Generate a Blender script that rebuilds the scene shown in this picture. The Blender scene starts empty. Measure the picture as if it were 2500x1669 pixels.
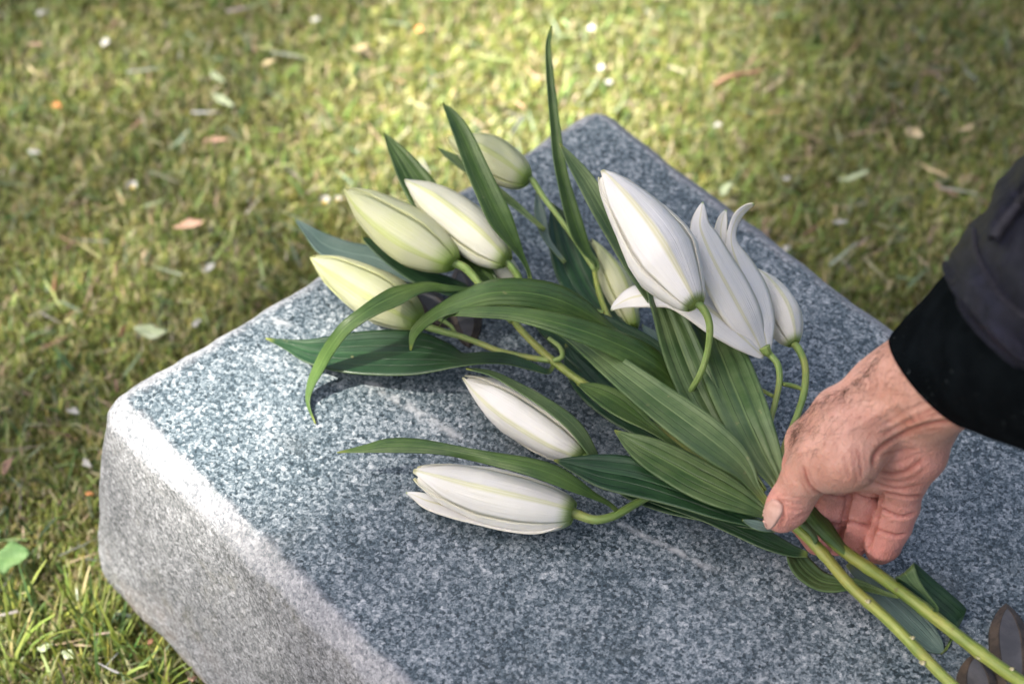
import bpy, bmesh, math, random
import numpy as np
from mathutils import Vector, Matrix
from mathutils.bvhtree import BVHTree

# ------------------------------------------------------------------ camera, sky, sun, exposure
sc = bpy.context.scene
COL = sc.collection
FPX, PITCH, DIST, ZT = 5900.0, math.radians(48.0), 1.32, 0.15      # focal length in photo pixels, pitch, distance, slab top
FW = np.array([0, math.cos(PITCH), -math.sin(PITCH)])
RT = np.array([1.0, 0, 0])
UP = np.array([0, math.sin(PITCH), math.cos(PITCH)])
CAM = np.array([0, 0, ZT]) - FW * DIST
cd = bpy.data.cameras.new('camera'); cam = bpy.data.objects.new('camera', cd); COL.objects.link(cam)
cam.location = CAM; cam.rotation_euler = (math.pi / 2 - PITCH, 0, 0)
cd.sensor_width = 36; cd.lens = FPX / 2500 * 36; cd.clip_start = .05; cd.clip_end = 2000
cd.dof.use_dof = True; cd.dof.focus_distance = 1.228; cd.dof.aperture_fstop = 5.8
sc.camera = cam

SUN = Vector((-.62, -.16, .77)).normalized()                       # direction towards the sun
w = bpy.data.worlds.new('World'); sc.world = w; w.use_nodes = True
nt = w.node_tree; nt.nodes.clear()
sky = nt.nodes.new('ShaderNodeTexSky'); sky.sky_type = 'NISHITA'; sky.sun_disc = False
sky.sun_elevation = math.asin(SUN.z); sky.sun_rotation = math.atan2(SUN.x, SUN.y)
sky.air_density = .7; sky.dust_density = 6.0; sky.ozone_density = .6
bg = nt.nodes.new('ShaderNodeBackground'); bg.inputs[1].default_value = .055
wo = nt.nodes.new('ShaderNodeOutputWorld')
nt.links.new(sky.outputs[0], bg.inputs[0]); nt.links.new(bg.outputs[0], wo.inputs[0])
sd = bpy.data.lights.new('sun', 'SUN'); sd.energy = 5.0; sd.angle = math.radians(.9); sd.color = (1, .93, .80)
so = bpy.data.objects.new('sun', sd); COL.objects.link(so)
so.rotation_euler = SUN.to_track_quat('Z', 'Y').to_euler(); so.location = SUN * 30
vs = sc.view_settings
vs.view_transform = 'Standard'; vs.look = 'None'; vs.exposure = 2.7; vs.gamma = 1; vs.use_curve_mapping = False
sc.render.engine = 'CYCLES'; sc.cycles.use_denoising = True
sc.cycles.max_bounces = 6; sc.cycles.diffuse_bounces = 3; sc.cycles.transmission_bounces = 4; sc.cycles.transparent_max_bounces = 8

rng = np.random.default_rng(7); random.seed(7)

# ------------------------------------------------------------------ helpers
def P(px, py, h=0.0):
    """world point seen at photo pixel (px,py) lying h millimetres above the slab top (arrays allowed)"""
    px, py, h = np.broadcast_arrays(np.asarray(px, float), np.asarray(py, float), np.asarray(h, float))
    d = FW * FPX + RT * (px[..., None] - 1250) + UP * (834.5 - py[..., None])
    t = (ZT + h * .001 - CAM[2]) / d[..., 2]
    return CAM + d * t[..., None]
def G(px, py, z=0.0):
    return P(px, py, (z - ZT) * 1000)
def scale(p):
    """metres per photo pixel at a world point"""
    return ((np.asarray(p) - CAM) @ FW) / FPX
def proj(p):
    v = np.asarray(p) - CAM; z = v @ FW
    return np.stack([1250 + FPX * (v @ RT) / z, 834.5 - FPX * (v @ UP) / z], -1)

def catmull(pts, sub=6):
    p = np.asarray(pts, float); n = len(p)
    if n < 3:
        return np.concatenate([p[0] + (p[1] - p[0]) * (i / sub) for i in range(sub + 1)]).reshape(sub + 1, -1)
    e = np.vstack([2 * p[0] - p[1], p, 2 * p[-1] - p[-2]]); out = []
    for i in range(n - 1):
        a, b, c, d = e[i:i + 4]
        for k in range(sub):
            t = k / sub
            out.append(.5 * (2 * b + (c - a) * t + (2 * a - 5 * b + 4 * c - d) * t * t + (3 * b - a - 3 * c + d) * t ** 3))
    out.append(p[-1]); return np.array(out)

def link(o, parent=None):
    COL.objects.link(o)
    if parent is not None: o.parent = parent
    return o
def tag(o, label=None, cat=None, group=None, kind=None):
    for k, v in (('label', label), ('category', cat), ('group', group), ('kind', kind)):
        if v: o[k] = v
    return o
def empty(name, label, cat, group=None):
    o = bpy.data.objects.new(name, None); o.empty_display_size = .02
    return tag(link(o), label, cat, group)
def mesh(name, verts, faces, mats, parent=None, smooth=True, uv=None, midx=None):
    me = bpy.data.meshes.new(name)
    me.from_pydata([tuple(map(float, v)) for v in verts], [], [tuple(map(int, f)) for f in faces])
    for m in (mats if isinstance(mats, (list, tuple)) else [mats]): me.materials.append(m)
    if smooth: me.polygons.foreach_set('use_smooth', [True] * len(me.polygons))
    if midx is not None: me.polygons.foreach_set('material_index', midx)
    if uv is not None:
        l = me.uv_layers.new(name='UVMap'); vi = np.empty(len(me.loops), np.int32); me.loops.foreach_get('vertex_index', vi)
        l.data.foreach_set('uv', np.asarray(uv, np.float32)[vi].ravel())
    me.update()
    return link(bpy.data.objects.new(name, me), parent)
def bulk(name, V, F, mats, cols=None, parent=None, smooth=False):
    """quads/tris given as numpy arrays, with a colour per vertex"""
    me = bpy.data.meshes.new(name); V = np.asarray(V, np.float32); F = np.asarray(F, np.int32); k = F.shape[1]
    me.vertices.add(len(V)); me.vertices.foreach_set('co', V.ravel())
    me.loops.add(F.size); me.loops.foreach_set('vertex_index', F.ravel())
    me.polygons.add(len(F)); me.polygons.foreach_set('loop_start', np.arange(0, F.size, k, dtype=np.int32))
    me.polygons.foreach_set('loop_total', np.full(len(F), k, np.int32))
    if smooth: me.polygons.foreach_set('use_smooth', np.ones(len(F), bool))
    if cols is not None:
        a = me.color_attributes.new('Col', 'FLOAT_COLOR', 'POINT')
        c = np.ones((len(V), 4), np.float32); c[:, :3] = cols; a.data.foreach_set('color', c.ravel())
    me.materials.append(mats); me.update(calc_edges=True); me.validate()
    return link(bpy.data.objects.new(name, me), parent)
def gridfaces(n, m, wrap=False):
    f = []
    for i in range(n - 1):
        for j in range(m if wrap else m - 1):
            k = (j + 1) % m
            f.append((i * m + j, i * m + k, (i + 1) * m + k, (i + 1) * m + j))
    return f

# ------------------------------------------------------------------ materials
class MT:
    """small node-graph helper"""
    def __init__(s, name):
        s.m = bpy.data.materials.new(name); s.m.use_nodes = True; s.t = s.m.node_tree; s.t.nodes.clear()
        s.o = s.n('OutputMaterial'); s.b = s.n('BsdfPrincipled'); s.t.links.new(s.b.outputs[0], s.o.inputs[0])
    def n(s, k, **kw):
        x = s.t.nodes.new('ShaderNode' + k)
        for a, v in kw.items(): setattr(x, a, v)
        return x
    def l(s, a, b): s.t.links.new(a, b)
    def set(s, **kw):
        for k, v in kw.items():
            i = s.b.inputs[k.replace('_', ' ')]
            if hasattr(v, 'is_output'): s.l(v, i)
            else: i.default_value = v
    def val(s, x, i):
        if hasattr(x, 'is_output'): s.l(x, i)
        else: i.default_value = x
    def math(s, op, a, b=0.0, c=None, clamp=False):
        x = s.n('Math', operation=op); x.use_clamp = clamp
        s.val(a, x.inputs[0]); s.val(b, x.inputs[1])
        if c is not None: s.val(c, x.inputs[2])
        return x.outputs[0]
    def mix(s, f, a, b, mode='MIX'):
        x = s.n('Mix', data_type='RGBA', blend_type=mode); s.val(f, x.inputs[0])
        for v, i in ((a, 6), (b, 7)):
            if hasattr(v, 'is_output'): s.l(v, x.inputs[i])
            else: x.inputs[i].default_value = (*v, 1)
        return x.outputs[2]
    def sep(s, v):
        x = s.n('SeparateXYZ'); s.l(v, x.inputs[0]); return x.outputs
    def coord(s, k='Object'):
        return s.n('TexCoord').outputs[k]
    def mapping(s, v, sc=(1, 1, 1), rot=(0, 0, 0), loc=(0, 0, 0)):
        x = s.n('Mapping'); s.l(v, x.inputs[0]); x.inputs['Scale'].default_value = sc
        x.inputs['Rotation'].default_value = rot; x.inputs['Location'].default_value = loc; return x.outputs[0]
    def noise(s, v, scl, det=4, rough=.55, out='Fac', dist=0):
        x = s.n('TexNoise'); s.l(v, x.inputs['Vector']); x.inputs['Scale'].default_value = scl
        x.inputs['Detail'].default_value = det; x.inputs['Roughness'].default_value = rough; x.inputs['Distortion'].default_value = dist
        return x.outputs[out]
    def voro(s, v, scl, feat='F1', out='Color', rnd=1):
        x = s.n('TexVoronoi', feature=feat); s.l(v, x.inputs['Vector']); x.inputs['Scale'].default_value = scl
        x.inputs['Randomness'].default_value = rnd; return x.outputs[out]
    def ramp(s, f, stops, interp='LINEAR'):
        x = s.n('ValToRGB'); s.val(f, x.inputs[0]); r = x.color_ramp; r.interpolation = interp
        while len(r.elements) < len(stops): r.elements.new(.5)
        for e, (p, c) in zip(r.elements, stops):
            e.position = p; e.color = (*c, 1) if isinstance(c, tuple) else (c, c, c, 1)
        return x.outputs[0]
    def sstep(s, x, a, b):
        y = s.n('MapRange', interpolation_type='SMOOTHSTEP'); s.val(x, y.inputs[0])
        y.inputs[1].default_value = a; y.inputs[2].default_value = b; return y.outputs[0]
    def bump(s, h, dist, strength=1.0, normal=None):
        x = s.n('Bump'); s.l(h, x.inputs['Height']); x.inputs['Distance'].default_value = dist
        x.inputs['Strength'].default_value = strength
        if normal is not None: s.l(normal, x.inputs['Normal'])
        return x.outputs[0]

def mat_leaf(name, dark, light, sheen=.36, rough=.40, under=False):
    m = MT(name); u, v, _ = m.sep(m.coord('UV')); oc = m.coord('Object')
    d = m.math('ABSOLUTE', m.math('SUBTRACT', u, .5))
    # long parallel veins, denser than geometric pleats
    rnd = m.n('ObjectInfo').outputs['Random']
    wu = m.math('ADD', u, m.math('ADD', m.math('MULTIPLY', m.noise(oc, 40, 3), .05), m.math('MULTIPLY', m.noise(m.mapping(m.coord('UV'), (7, .4, 1)), 1.0, 2), .16)))
    ph = m.math('MULTIPLY', wu, m.math('ADD', 2 * math.pi * 5.2, m.math('MULTIPLY', rnd, 11.0)))
    vein = m.math('POWER', m.math('ABSOLUTE', m.math('COSINE', m.math('MULTIPLY', ph, .5))), 46.0)
    vein = m.math('MULTIPLY', vein, m.sstep(m.noise(m.mapping(m.coord('UV'), (9, 1.6, 1)), 1.0, 3, .6), .30, .52))
    streak = m.noise(m.mapping(m.coord('UV'), (24, 1.2, 1)), 1.0, 5, .68)
    blot = m.noise(oc, 45, 4, .6)
    f = m.math('ADD', m.math('MULTIPLY', streak, .38), m.math('MULTIPLY', blot, .66))
    c = m.mix(m.sstep(f, .3, .78), dark, light)
    c = m.mix(m.math('MULTIPLY', vein, .40 if under else .22), c, tuple(x * .45 for x in dark))
    c = m.mix(m.math('MULTIPLY', m.sstep(d, .035, 0.0), .45), c, tuple(min(1, x * 1.6) for x in light))
    base = m.sstep(v, .9, 1.0)                                   # stations run tip -> base: yellowish petiole
    c = m.mix(m.math('MULTIPLY', base, .75), c, (.26, .34, .085))
    c = m.mix(m.sstep(v, .045, 0.0), c, (.22, .26, .05))
    sp = m.sstep(m.noise(oc, 170, 2, .5), .73, .78)
    c = m.mix(m.math('MULTIPLY', sp, .45), c, (.28, .26, .12))
    m.set(Base_Color=c, Roughness=m.math('ADD', rough - .08, m.math('MULTIPLY', blot, .18)))
    m.b.inputs['Specular IOR Level'].default_value = sheen
    hgt = m.math('SUBTRACT', m.math('MULTIPLY', streak, .16), m.math('MULTIPLY', vein, .5))
    m.set(Normal=m.bump(hgt, .0007, .8))
    # leaves let some light through
    tr = m.n('BsdfTranslucent'); m.l(m.mix(.5, c, (.2, .3, .03)), tr.inputs[0])
    ms = m.n('MixShader'); ms.inputs[0].default_value = .22
    m.l(m.b.outputs[0], ms.inputs[1]); m.l(tr.outputs[0], ms.inputs[2]); m.l(ms.outputs[0], m.o.inputs[0])
    return m.m
def mat_petal(name, body, tint, keel, greenbase=.14, keelw=.055, warm=.5):
    m = MT(name); u, v, _ = m.sep(m.coord('UV')); oc = m.coord('Object')
    d = m.math('ABSOLUTE', m.math('SUBTRACT', u, .5))
    streak = m.noise(m.mapping(m.coord('UV'), (38, 1.3, 1)), 1.0, 4, .6)
    blot = m.noise(oc, 38, 3, .5)
    c = m.mix(m.math('MULTIPLY', m.sstep(m.math('ADD', m.math('MULTIPLY', streak, .5), m.math('MULTIPLY', blot, .6)), .35, .8), warm), body, tint)
    kw = m.math('ADD', d, m.math('MULTIPLY', m.math('SUBTRACT', streak, .5), .03))
    k = m.math('MULTIPLY', m.math('SUBTRACT', m.sstep(kw, keelw * 1.3, keelw * .3), m.math('MULTIPLY', m.sstep(d, .012, .0), .45)), .62)
    c = m.mix(k, c, keel)
    c = m.mix(m.math('MULTIPLY', m.sstep(d, .42, .5), .8), c, tuple(x * .8 for x in tint))
    gb = m.math('ADD', v, m.math('MULTIPLY', m.math('SUBTRACT', streak, .5), .12))
    c = m.mix(m.math('MULTIPLY', m.sstep(gb, greenbase, 0.0), .9), c, (.17, .27, .03))
    c = m.mix(m.math('MULTIPLY', m.sstep(v, .955, 1.0), .6), c, (.36, .36, .1))
    sp = m.sstep(m.noise(oc, 120, 3, .6), .70, .76)
    c = m.mix(m.math('MULTIPLY', sp, .22), c, (.42, .32, .12))
    m.set(Base_Color=c, Roughness=.48)
    m.b.inputs['Specular IOR Level'].default_value = .35
    m.b.inputs['Subsurface Weight'].default_value = .35; m.b.inputs['Subsurface Scale'].default_value = .004
    m.b.inputs['Subsurface Radius'].default_value = (1, .9, .6)
    m.set(Normal=m.bump(m.math('ADD', m.math('ADD', streak, m.math('MULTIPLY', m.noise(m.mapping(m.coord('UV'), (9, 1.1, 1)), 1.0, 3, .6), 1.6)), m.math('MULTIPLY', m.noise(oc, 300, 3), .3)), .0010, .4))
    return m.m
def mat_stem(name, a, b):
    m = MT(name); u, v, _ = m.sep(m.coord('UV')); oc = m.coord('Object')
    st = m.noise(m.mapping(m.coord('UV'), (14, 1.6, 1)), 1.0, 5, .7)
    f = m.math('ADD', m.math('MULTIPLY', st, .6), m.math('MULTIPLY', m.noise(oc, 55, 4), .5))
    c = m.mix(m.sstep(f, .35, .75), a, b)
    sp = m.sstep(m.noise(oc, 210, 3, .6), .62, .72); c = m.mix(m.math('MULTIPLY', sp, .55), c, (.10, .085, .025))
    c = m.mix(m.math('MULTIPLY', m.sstep(m.noise(oc, 28, 3, .6), .52, .68), .45), c, (.30, .27, .06))
    m.set(Base_Color=c, Roughness=.42, Normal=m.bump(m.noise(m.mapping(m.coord('UV'), (26, 5, 1)), 1, 3), .0006, .7))
    m.b.inputs['Subsurface Weight'].default_value = .12; m.b.inputs['Subsurface Scale'].default_value = .002
    return m.m
def mat_plain(name, a, b, scl=40, rough=.6, bump=.0004, bscl=300, spec=.4):
    m = MT(name); oc = m.coord('Object')
    m.set(Base_Color=m.mix(m.sstep(m.noise(oc, scl, 4, .6), .35, .68), a, b), Roughness=rough, Normal=m.bump(m.noise(oc, bscl, 4, .6), bump, .8))
    m.b.inputs['Specular IOR Level'].default_value = spec
    return m.m
def mat_vcol(name, rough=.6, trans=.3, spec=.3):
    m = MT(name); a = m.n('VertexColor'); a.layer_name = 'Col'
    m.set(Base_Color=a.outputs[0], Roughness=rough); m.b.inputs['Specular IOR Level'].default_value = spec
    tr = m.n('BsdfTranslucent'); m.l(a.outputs[0], tr.inputs[0])
    ms = m.n('MixShader'); ms.inputs[0].default_value = trans
    m.l(m.b.outputs[0], ms.inputs[1]); m.l(tr.outputs[0], ms.inputs[2]); m.l(ms.outputs[0], m.o.inputs[0])
    return m.m

def mat_granite():
    m = MT('granite'); oc = m.coord('Object'); x, y, z = m.sep(oc)
    warp = m.n('VectorMath', operation='ADD')
    nz = m.n('VectorMath', operation='SCALE'); m.l(m.noise(oc, 420, 2, out='Color'), nz.inputs[0]); nz.inputs['Scale'].default_value = .0016
    m.l(oc, warp.inputs[0]); m.l(nz.outputs[0], warp.inputs[1]); wv = warp.outputs[0]
    g1 = m.sep(m.voro(wv, 600))[0]; g2 = m.sep(m.voro(wv, 1100))[1]; g3 = m.sep(m.voro(wv, 300))[2]
    patch = m.noise(oc, 26, 4, .6); fine = m.noise(oc, 520, 4, .7)
    s = m.math('ADD', m.math('ADD', m.math('MULTIPLY', g1, .40), .01), m.math('MULTIPLY', g2, .30))
    s = m.math('ADD', s, m.math('MULTIPLY', m.math('SUBTRACT', fine, .5), .75))
    s = m.math('ADD', s, m.math('MULTIPLY', m.math('SUBTRACT', patch, .5), .36)); s = m.math('ADD', s, m.math('MULTIPLY', m.math('SUBTRACT', m.noise(oc, 7, 4, .65), .5), .26))
    s = m.math('ADD', s, m.math('MULTIPLY', m.sstep(g3, .88, .93), .14))
    s = m.math('ADD', s, m.math('MULTIPLY', m.math('SUBTRACT', m.noise(oc, 85, 3, .6), .5), .16))
    polished = m.ramp(s, [(.08, (.011, .021, .028)), (.26, (.046, .071, .090)), (.44, (.128, .160, .184)), (.62, (.25, .284, .309)), (.9, (.48, .505, .53))])
    honed = m.ramp(s, [(.05, (.10, .112, .13)), (.3, (.20, .213, .235)), (.55, (.29, .30, .32)), (.9, (.45, .45, .47))])
    rough_c = m.ramp(m.math('ADD', m.math('MULTIPLY', m.math('SUBTRACT', s, .35), 1.25), .36), [(.0, (.054, .059, .064)), (.3, (.138, .148, .160)), (.6, (.235, .247, .265)), (.95, (.40, .41, .435))])
    wob = m.math('MULTIPLY', m.math('SUBTRACT', m.noise(oc, 55, 4, .6), .5), .016)
    # distance from the long front edge, the short left edge and the far edge
    de = m.math('MINIMUM', m.math('MINIMUM', y, x), m.math('SUBTRACT', SWID, y))
    band = m.sstep(m.math('ADD', de, wob), .016, .008)
    side = m.sstep(m.math('ADD', z, m.math('MULTIPLY', wob, .35)), -.0095, -.0145)
    c = m.mix(band, polished, honed); c = m.mix(side, c, rough_c)
    # old scuffs and lichen flecks
    lines = None
    for (a, b, wd) in SCUFFS:
        ax, ay = a; bx, by = b; L = math.hypot(bx - ax, by - ay); dx, dy = (bx - ax) / L, (by - ay) / L
        px_ = m.math('SUBTRACT', x, ax); py_ = m.math('SUBTRACT', y, ay)
        t = m.math('ADD', m.math('MULTIPLY', px_, dx), m.math('MULTIPLY', py_, dy))
        dd = m.math('ABSOLUTE', m.math('ADD', m.math('SUBTRACT', m.math('MULTIPLY', py_, dx), m.math('MULTIPLY', px_, dy)), m.math('MULTIPLY', wob, .18)))
        q = m.math('MULTIPLY', m.sstep(dd, wd, 0.0), m.math('MULTIPLY', m.sstep(t, -.004, .012), m.sstep(t, L + .004, L - .012)))
        lines = q if lines is None else m.math('MAXIMUM', lines, q)
    c = m.mix(m.math('MULTIPLY', m.math('MULTIPLY', lines, .75), m.sstep(m.noise(oc, 160, 3), .35, .65)), c, (.42, .44, .46))
    st_ = m.math('MULTIPLY', m.sstep(m.noise(oc, 12, 5, .65, dist=.6), .52, .66), .30); c = m.mix(st_, c, (.055, .062, .062))
    fl = m.sstep(m.noise(oc, 95, 4, .6), .74, .79); c = m.mix(m.math('MULTIPLY', fl, .5), c, (.16, .10, .05))
    dirt = m.math('MULTIPLY', m.math('MULTIPLY', m.sstep(z, -.09, -.145), side), m.sstep(m.noise(oc, 20, 4, .65), .42, .66))
    c = m.mix(m.math('MULTIPLY', dirt, .55), c, (.30, .225, .17))
    gr = m.math('MULTIPLY', side, m.sstep(m.noise(oc, 34, 4, .65, dist=.4), .55, .72)); c = m.mix(m.math('MULTIPLY', gr, .35), c, (.14, .135, .10))
    ro = m.math('ADD', .46, m.math('MULTIPLY', m.math('SUBTRACT', g2, .5), .2))
    ro = m.mix(m.math('MAXIMUM', band, side), ro, .75) if False else m.math('ADD', ro, m.math('MULTIPLY', m.math('MAXIMUM', band, side), .3))
    m.set(Base_Color=c, Roughness=ro)
    hb = m.math('ADD', m.math('MULTIPLY', fine, .5), m.math('MULTIPLY', g2, .25))
    amt = m.math('ADD', .12, m.math('MULTIPLY', m.math('MAXIMUM', m.math('MULTIPLY', band, .45), side), .88))
    m.set(Normal=m.bump(m.math('MULTIPLY', hb, amt), .0016, .8))
    m.b.inputs['Specular IOR Level'].default_value = .5
    return m.m

def mat_skin():
    m = MT('skin'); oc = m.coord('Object'); a = m.n('VertexColor'); a.layer_name = 'Col'
    red, crease, nailz = m.sep(a.outputs[0])
    mott = m.noise(oc, 75, 4, .6); fine = m.noise(oc, 380, 3, .6)
    c = m.mix(m.sstep(mott, .3, .72), (.41, .210, .158), (.52, .295, .232))
    c = m.mix(m.math('MULTIPLY', red, m.math('ADD', .55, m.math('MULTIPLY', mott, .6))), c, (.62, .24, .212))
    c = m.mix(m.math('MULTIPLY', m.sstep(fine, .55, .75), .25), c, (.36, .15, .095))
    c = m.mix(m.math('MULTIPLY', crease, .8), c, (.25, .06, .04))  # redder creases, with shade of folds and finger gaps painted in
    m.set(Base_Color=c, Roughness=m.math('ADD', .40, m.math('MULTIPLY', fine, .16)))
    m.b.inputs['Subsurface Weight'].default_value = .30; m.b.inputs['Subsurface Scale'].default_value = .004
    m.b.inputs['Subsurface Radius'].default_value = (1, .35, .18); m.b.inputs['Specular IOR Level'].default_value = .42
    cell = m.voro(m.mapping(oc, (1, 1, .55), (.3, .2, .6)), 950, out='Distance')
    wr = m.noise(m.mapping(oc, (1, .28, 1), (0, 0, .5)), 300, 4, .65, dist=.5)
    wr2 = m.noise(m.mapping(oc, (.3, 1, 1), (.4, 0, .5)), 150, 3, .6, dist=.6)
    h = m.math('ADD', m.math('MULTIPLY', cell, .35), m.math('ADD', m.math('MULTIPLY', wr, .8), m.math('MULTIPLY', wr2, .9)))
    m.set(Normal=m.bump(h, .0011, .75))
    return m.m
def mat_cloth(name, a, b, weave, rough, sheen, fold=0.0, spec=.3):
    m = MT(name); oc = m.coord('Object')
    n = m.noise(oc, 60, 4, .6); fz = m.noise(oc, weave, 3, .7)
    c = m.mix(m.sstep(n, .35, .7), a, b)
    lint = m.sstep(m.noise(m.mapping(oc, (1, .35, 1), (.5, .8, .2)), weave * .62, 2, .5), .73, .76)
    c = m.mix(m.math('MULTIPLY', lint, .35 if fold == 0 else .0), c, (.22, .26, .28))
    m.set(Base_Color=c, Roughness=rough); m.b.inputs['Sheen Weight'].default_value = sheen
    m.b.inputs['Sheen Roughness'].default_value = .5; m.b.inputs['Specular IOR Level'].default_value = spec
    hb = m.bump(fz, .0008, .8)
    if fold: hb = m.bump(m.noise(m.mapping(oc, (1, 2.2, 1), (.3, .4, .7)), 22, 3, .5, dist=.7), fold, .8, hb)
    m.set(Normal=hb)
    return m.m
def mat_ground():
    m = MT('soil_and_moss'); oc = m.coord('Object')
    n = m.noise(oc, 9, 6, .65); f = m.noise(oc, 130, 4, .65)
    c = m.mix(m.sstep(n, .35, .65), (.045, .055, .016), (.105, .105, .028)); c = m.mix(m.sstep(f, .5, .75), c, (.05, .035, .018))
    m.set(Base_Color=c, Roughness=.9, Normal=m.bump(f, .01, .8)); m.b.inputs['Specular IOR Level'].default_value = .1
    return m.m

# slab frame: origin at the near-left corner, x along the long edge, y along the short edge
L0 = P(230, 969, 0); F0 = P(1461, 232, 0)
SY = (F0 - L0); SWID = float(np.linalg.norm(SY)); SY = SY / SWID; SX = np.array([SY[1], -SY[0], 0.0])
def slab_local(px, py):
    d = P(px, py, 0) - L0; return float(d @ SX), float(d @ SY)
SCUFFS = [(slab_local(885, 925), slab_local(1150, 1085), .0045), (slab_local(1490, 1265), slab_local(1760, 1400), .003),
          (slab_local(640, 770), slab_local(720, 800), .004), (slab_local(2050, 1440), slab_local(2200, 1490), .006)]

M_granite = mat_granite()
M_ornA = mat_plain('bronze_patina', (.030, .022, .017), (.075, .055, .04), 120, .5, .0008, 300)
M_ornB = mat_plain('worn_bronze_face', (.055, .055, .062), (.10, .098, .108), 60, .34, .0005, 300, .6)
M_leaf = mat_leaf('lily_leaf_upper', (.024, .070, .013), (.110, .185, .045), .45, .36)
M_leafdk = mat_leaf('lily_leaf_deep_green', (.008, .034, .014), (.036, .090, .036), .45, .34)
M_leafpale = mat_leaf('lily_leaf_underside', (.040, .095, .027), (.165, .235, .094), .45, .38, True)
M_leafblue = mat_leaf('lily_leaf_pale_sky_sheen', (.075, .135, .115), (.18, .25, .21), .5, .38, True)  # pale leaf green, with sky sheen painted into the blue-grey tone
M_white = mat_petal('petal_white', (.66, .653, .625), (.61, .59, .48), (.50, .48, .20), .04, .05, .35)
M_bud = mat_petal('bud_ivory', (.58, .575, .48), (.47, .475, .28), (.37, .41, .11), .10, .055, .6)
M_budw = mat_petal('bud_white', (.63, .623, .585), (.57, .56, .43), (.40, .41, .17), .09, .05, .45)
M_budg = mat_petal('bud_greenish', (.44, .45, .30), (.36, .39, .17), (.28, .34, .075), .15, .06, .75)
M_stem = mat_stem('lily_stem', (.105, .17, .022), (.29, .32, .065))
M_ped = mat_stem('lily_pedicel', (.13, .22, .045), (.27, .36, .11))
M_scar = mat_plain('dry_scar', (.26, .25, .12), (.46, .42, .28), 400)
M_skin = mat_skin()
M_nail = mat_plain('finger_nail', (.45, .265, .215), (.54, .355, .30), 90, .38, .0002, 500, .35)
M_hair = mat_plain('arm_hair', (.035, .018, .010), (.06, .03, .018), 50, .5)
M_knit = mat_cloth('black_wool', (.0016, .0026, .0034), (.0035, .0052, .0066), 900, 1.0, .0, 0.0, .02)
M_nylon = mat_cloth('navy_nylon', (.0035, .004, .0125), (.008, .009, .024), 2200, .48, .0, .012, .25)
M_thread = mat_plain('thread', (.012, .012, .022), (.02, .02, .03), 80, .8)
M_ground = mat_ground()
M_grass = mat_vcol('grass_blades', .5, .35)
M_bark = mat_plain('bark', (.06, .045, .03), (.14, .11, .08), 12, .9, .02, 25)
M_crown = mat_vcol('tree_leaves', .5, .2)

# ------------------------------------------------------------------ ground
def build_ground():
    a = np.concatenate([-np.geomspace(400, 1.0, 22), np.linspace(-.95, .95, 150), np.geomspace(1.0, 400, 22)])
    X, Y = np.meshgrid(a, a + .1, indexing='ij')
    Z = .005 * np.sin(X * 31 + 1.3 * np.sin(Y * 17)) * np.cos(Y * 27 + 1.1 * np.sin(X * 13)) + .003 * np.sin(X * 71 + Y * 43)
    Z += .002 * rng.standard_normal(X.shape) * (np.abs(X) < 1)
    V = np.stack([X, Y, Z - .012], -1).reshape(-1, 3); n = len(a)
    i = np.arange(n * n).reshape(n, n)
    F = np.stack([i[:-1, :-1], i[1:, :-1], i[1:, 1:], i[:-1, 1:]], -1).reshape(-1, 4)
    o = bulk('ground', V, F, M_ground, smooth=True)
    tag(o, 'mossy lawn soil under the grass around the gravestone', kind='structure')
build_ground()

def in_slab(xy, grow=.0):
    d = xy - L0[:2]; x = d @ SX[:2]; y = d @ SY[:2]
    return (x > -grow) & (x < .75) & (y > -grow) & (y < SWID + grow)
def vnoise(xy, s, seed):
    """smooth value noise"""
    r = np.random.default_rng(seed); T = r.random((64, 64)); p = xy * s + 500; i = np.floor(p).astype(int); f = p - i; f = f * f * (3 - 2 * f)
    a = T[i[:, 0] % 64, i[:, 1] % 64]; b = T[(i[:, 0] + 1) % 64, i[:, 1] % 64]; c = T[i[:, 0] % 64, (i[:, 1] + 1) % 64]; d = T[(i[:, 0] + 1) % 64, (i[:, 1] + 1) % 64]
    return (a * (1 - f[:, 0]) + b * f[:, 0]) * (1 - f[:, 1]) + (c * (1 - f[:, 0]) + d * f[:, 0]) * f[:, 1]
def scatter(n, ext, grow):
    # dense where the photograph looks, thinning outwards
    c = np.array([0.0, .18])
    r1 = c + rng.uniform(-1, 1, (int(n * .72), 2)) * np.array([.50, .46]); r2 = c + rng.uniform(-1, 1, (n - len(r1), 2)) * ext
    xy = np.vstack([r1, r2]); return xy[~in_slab(xy, grow)]
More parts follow.
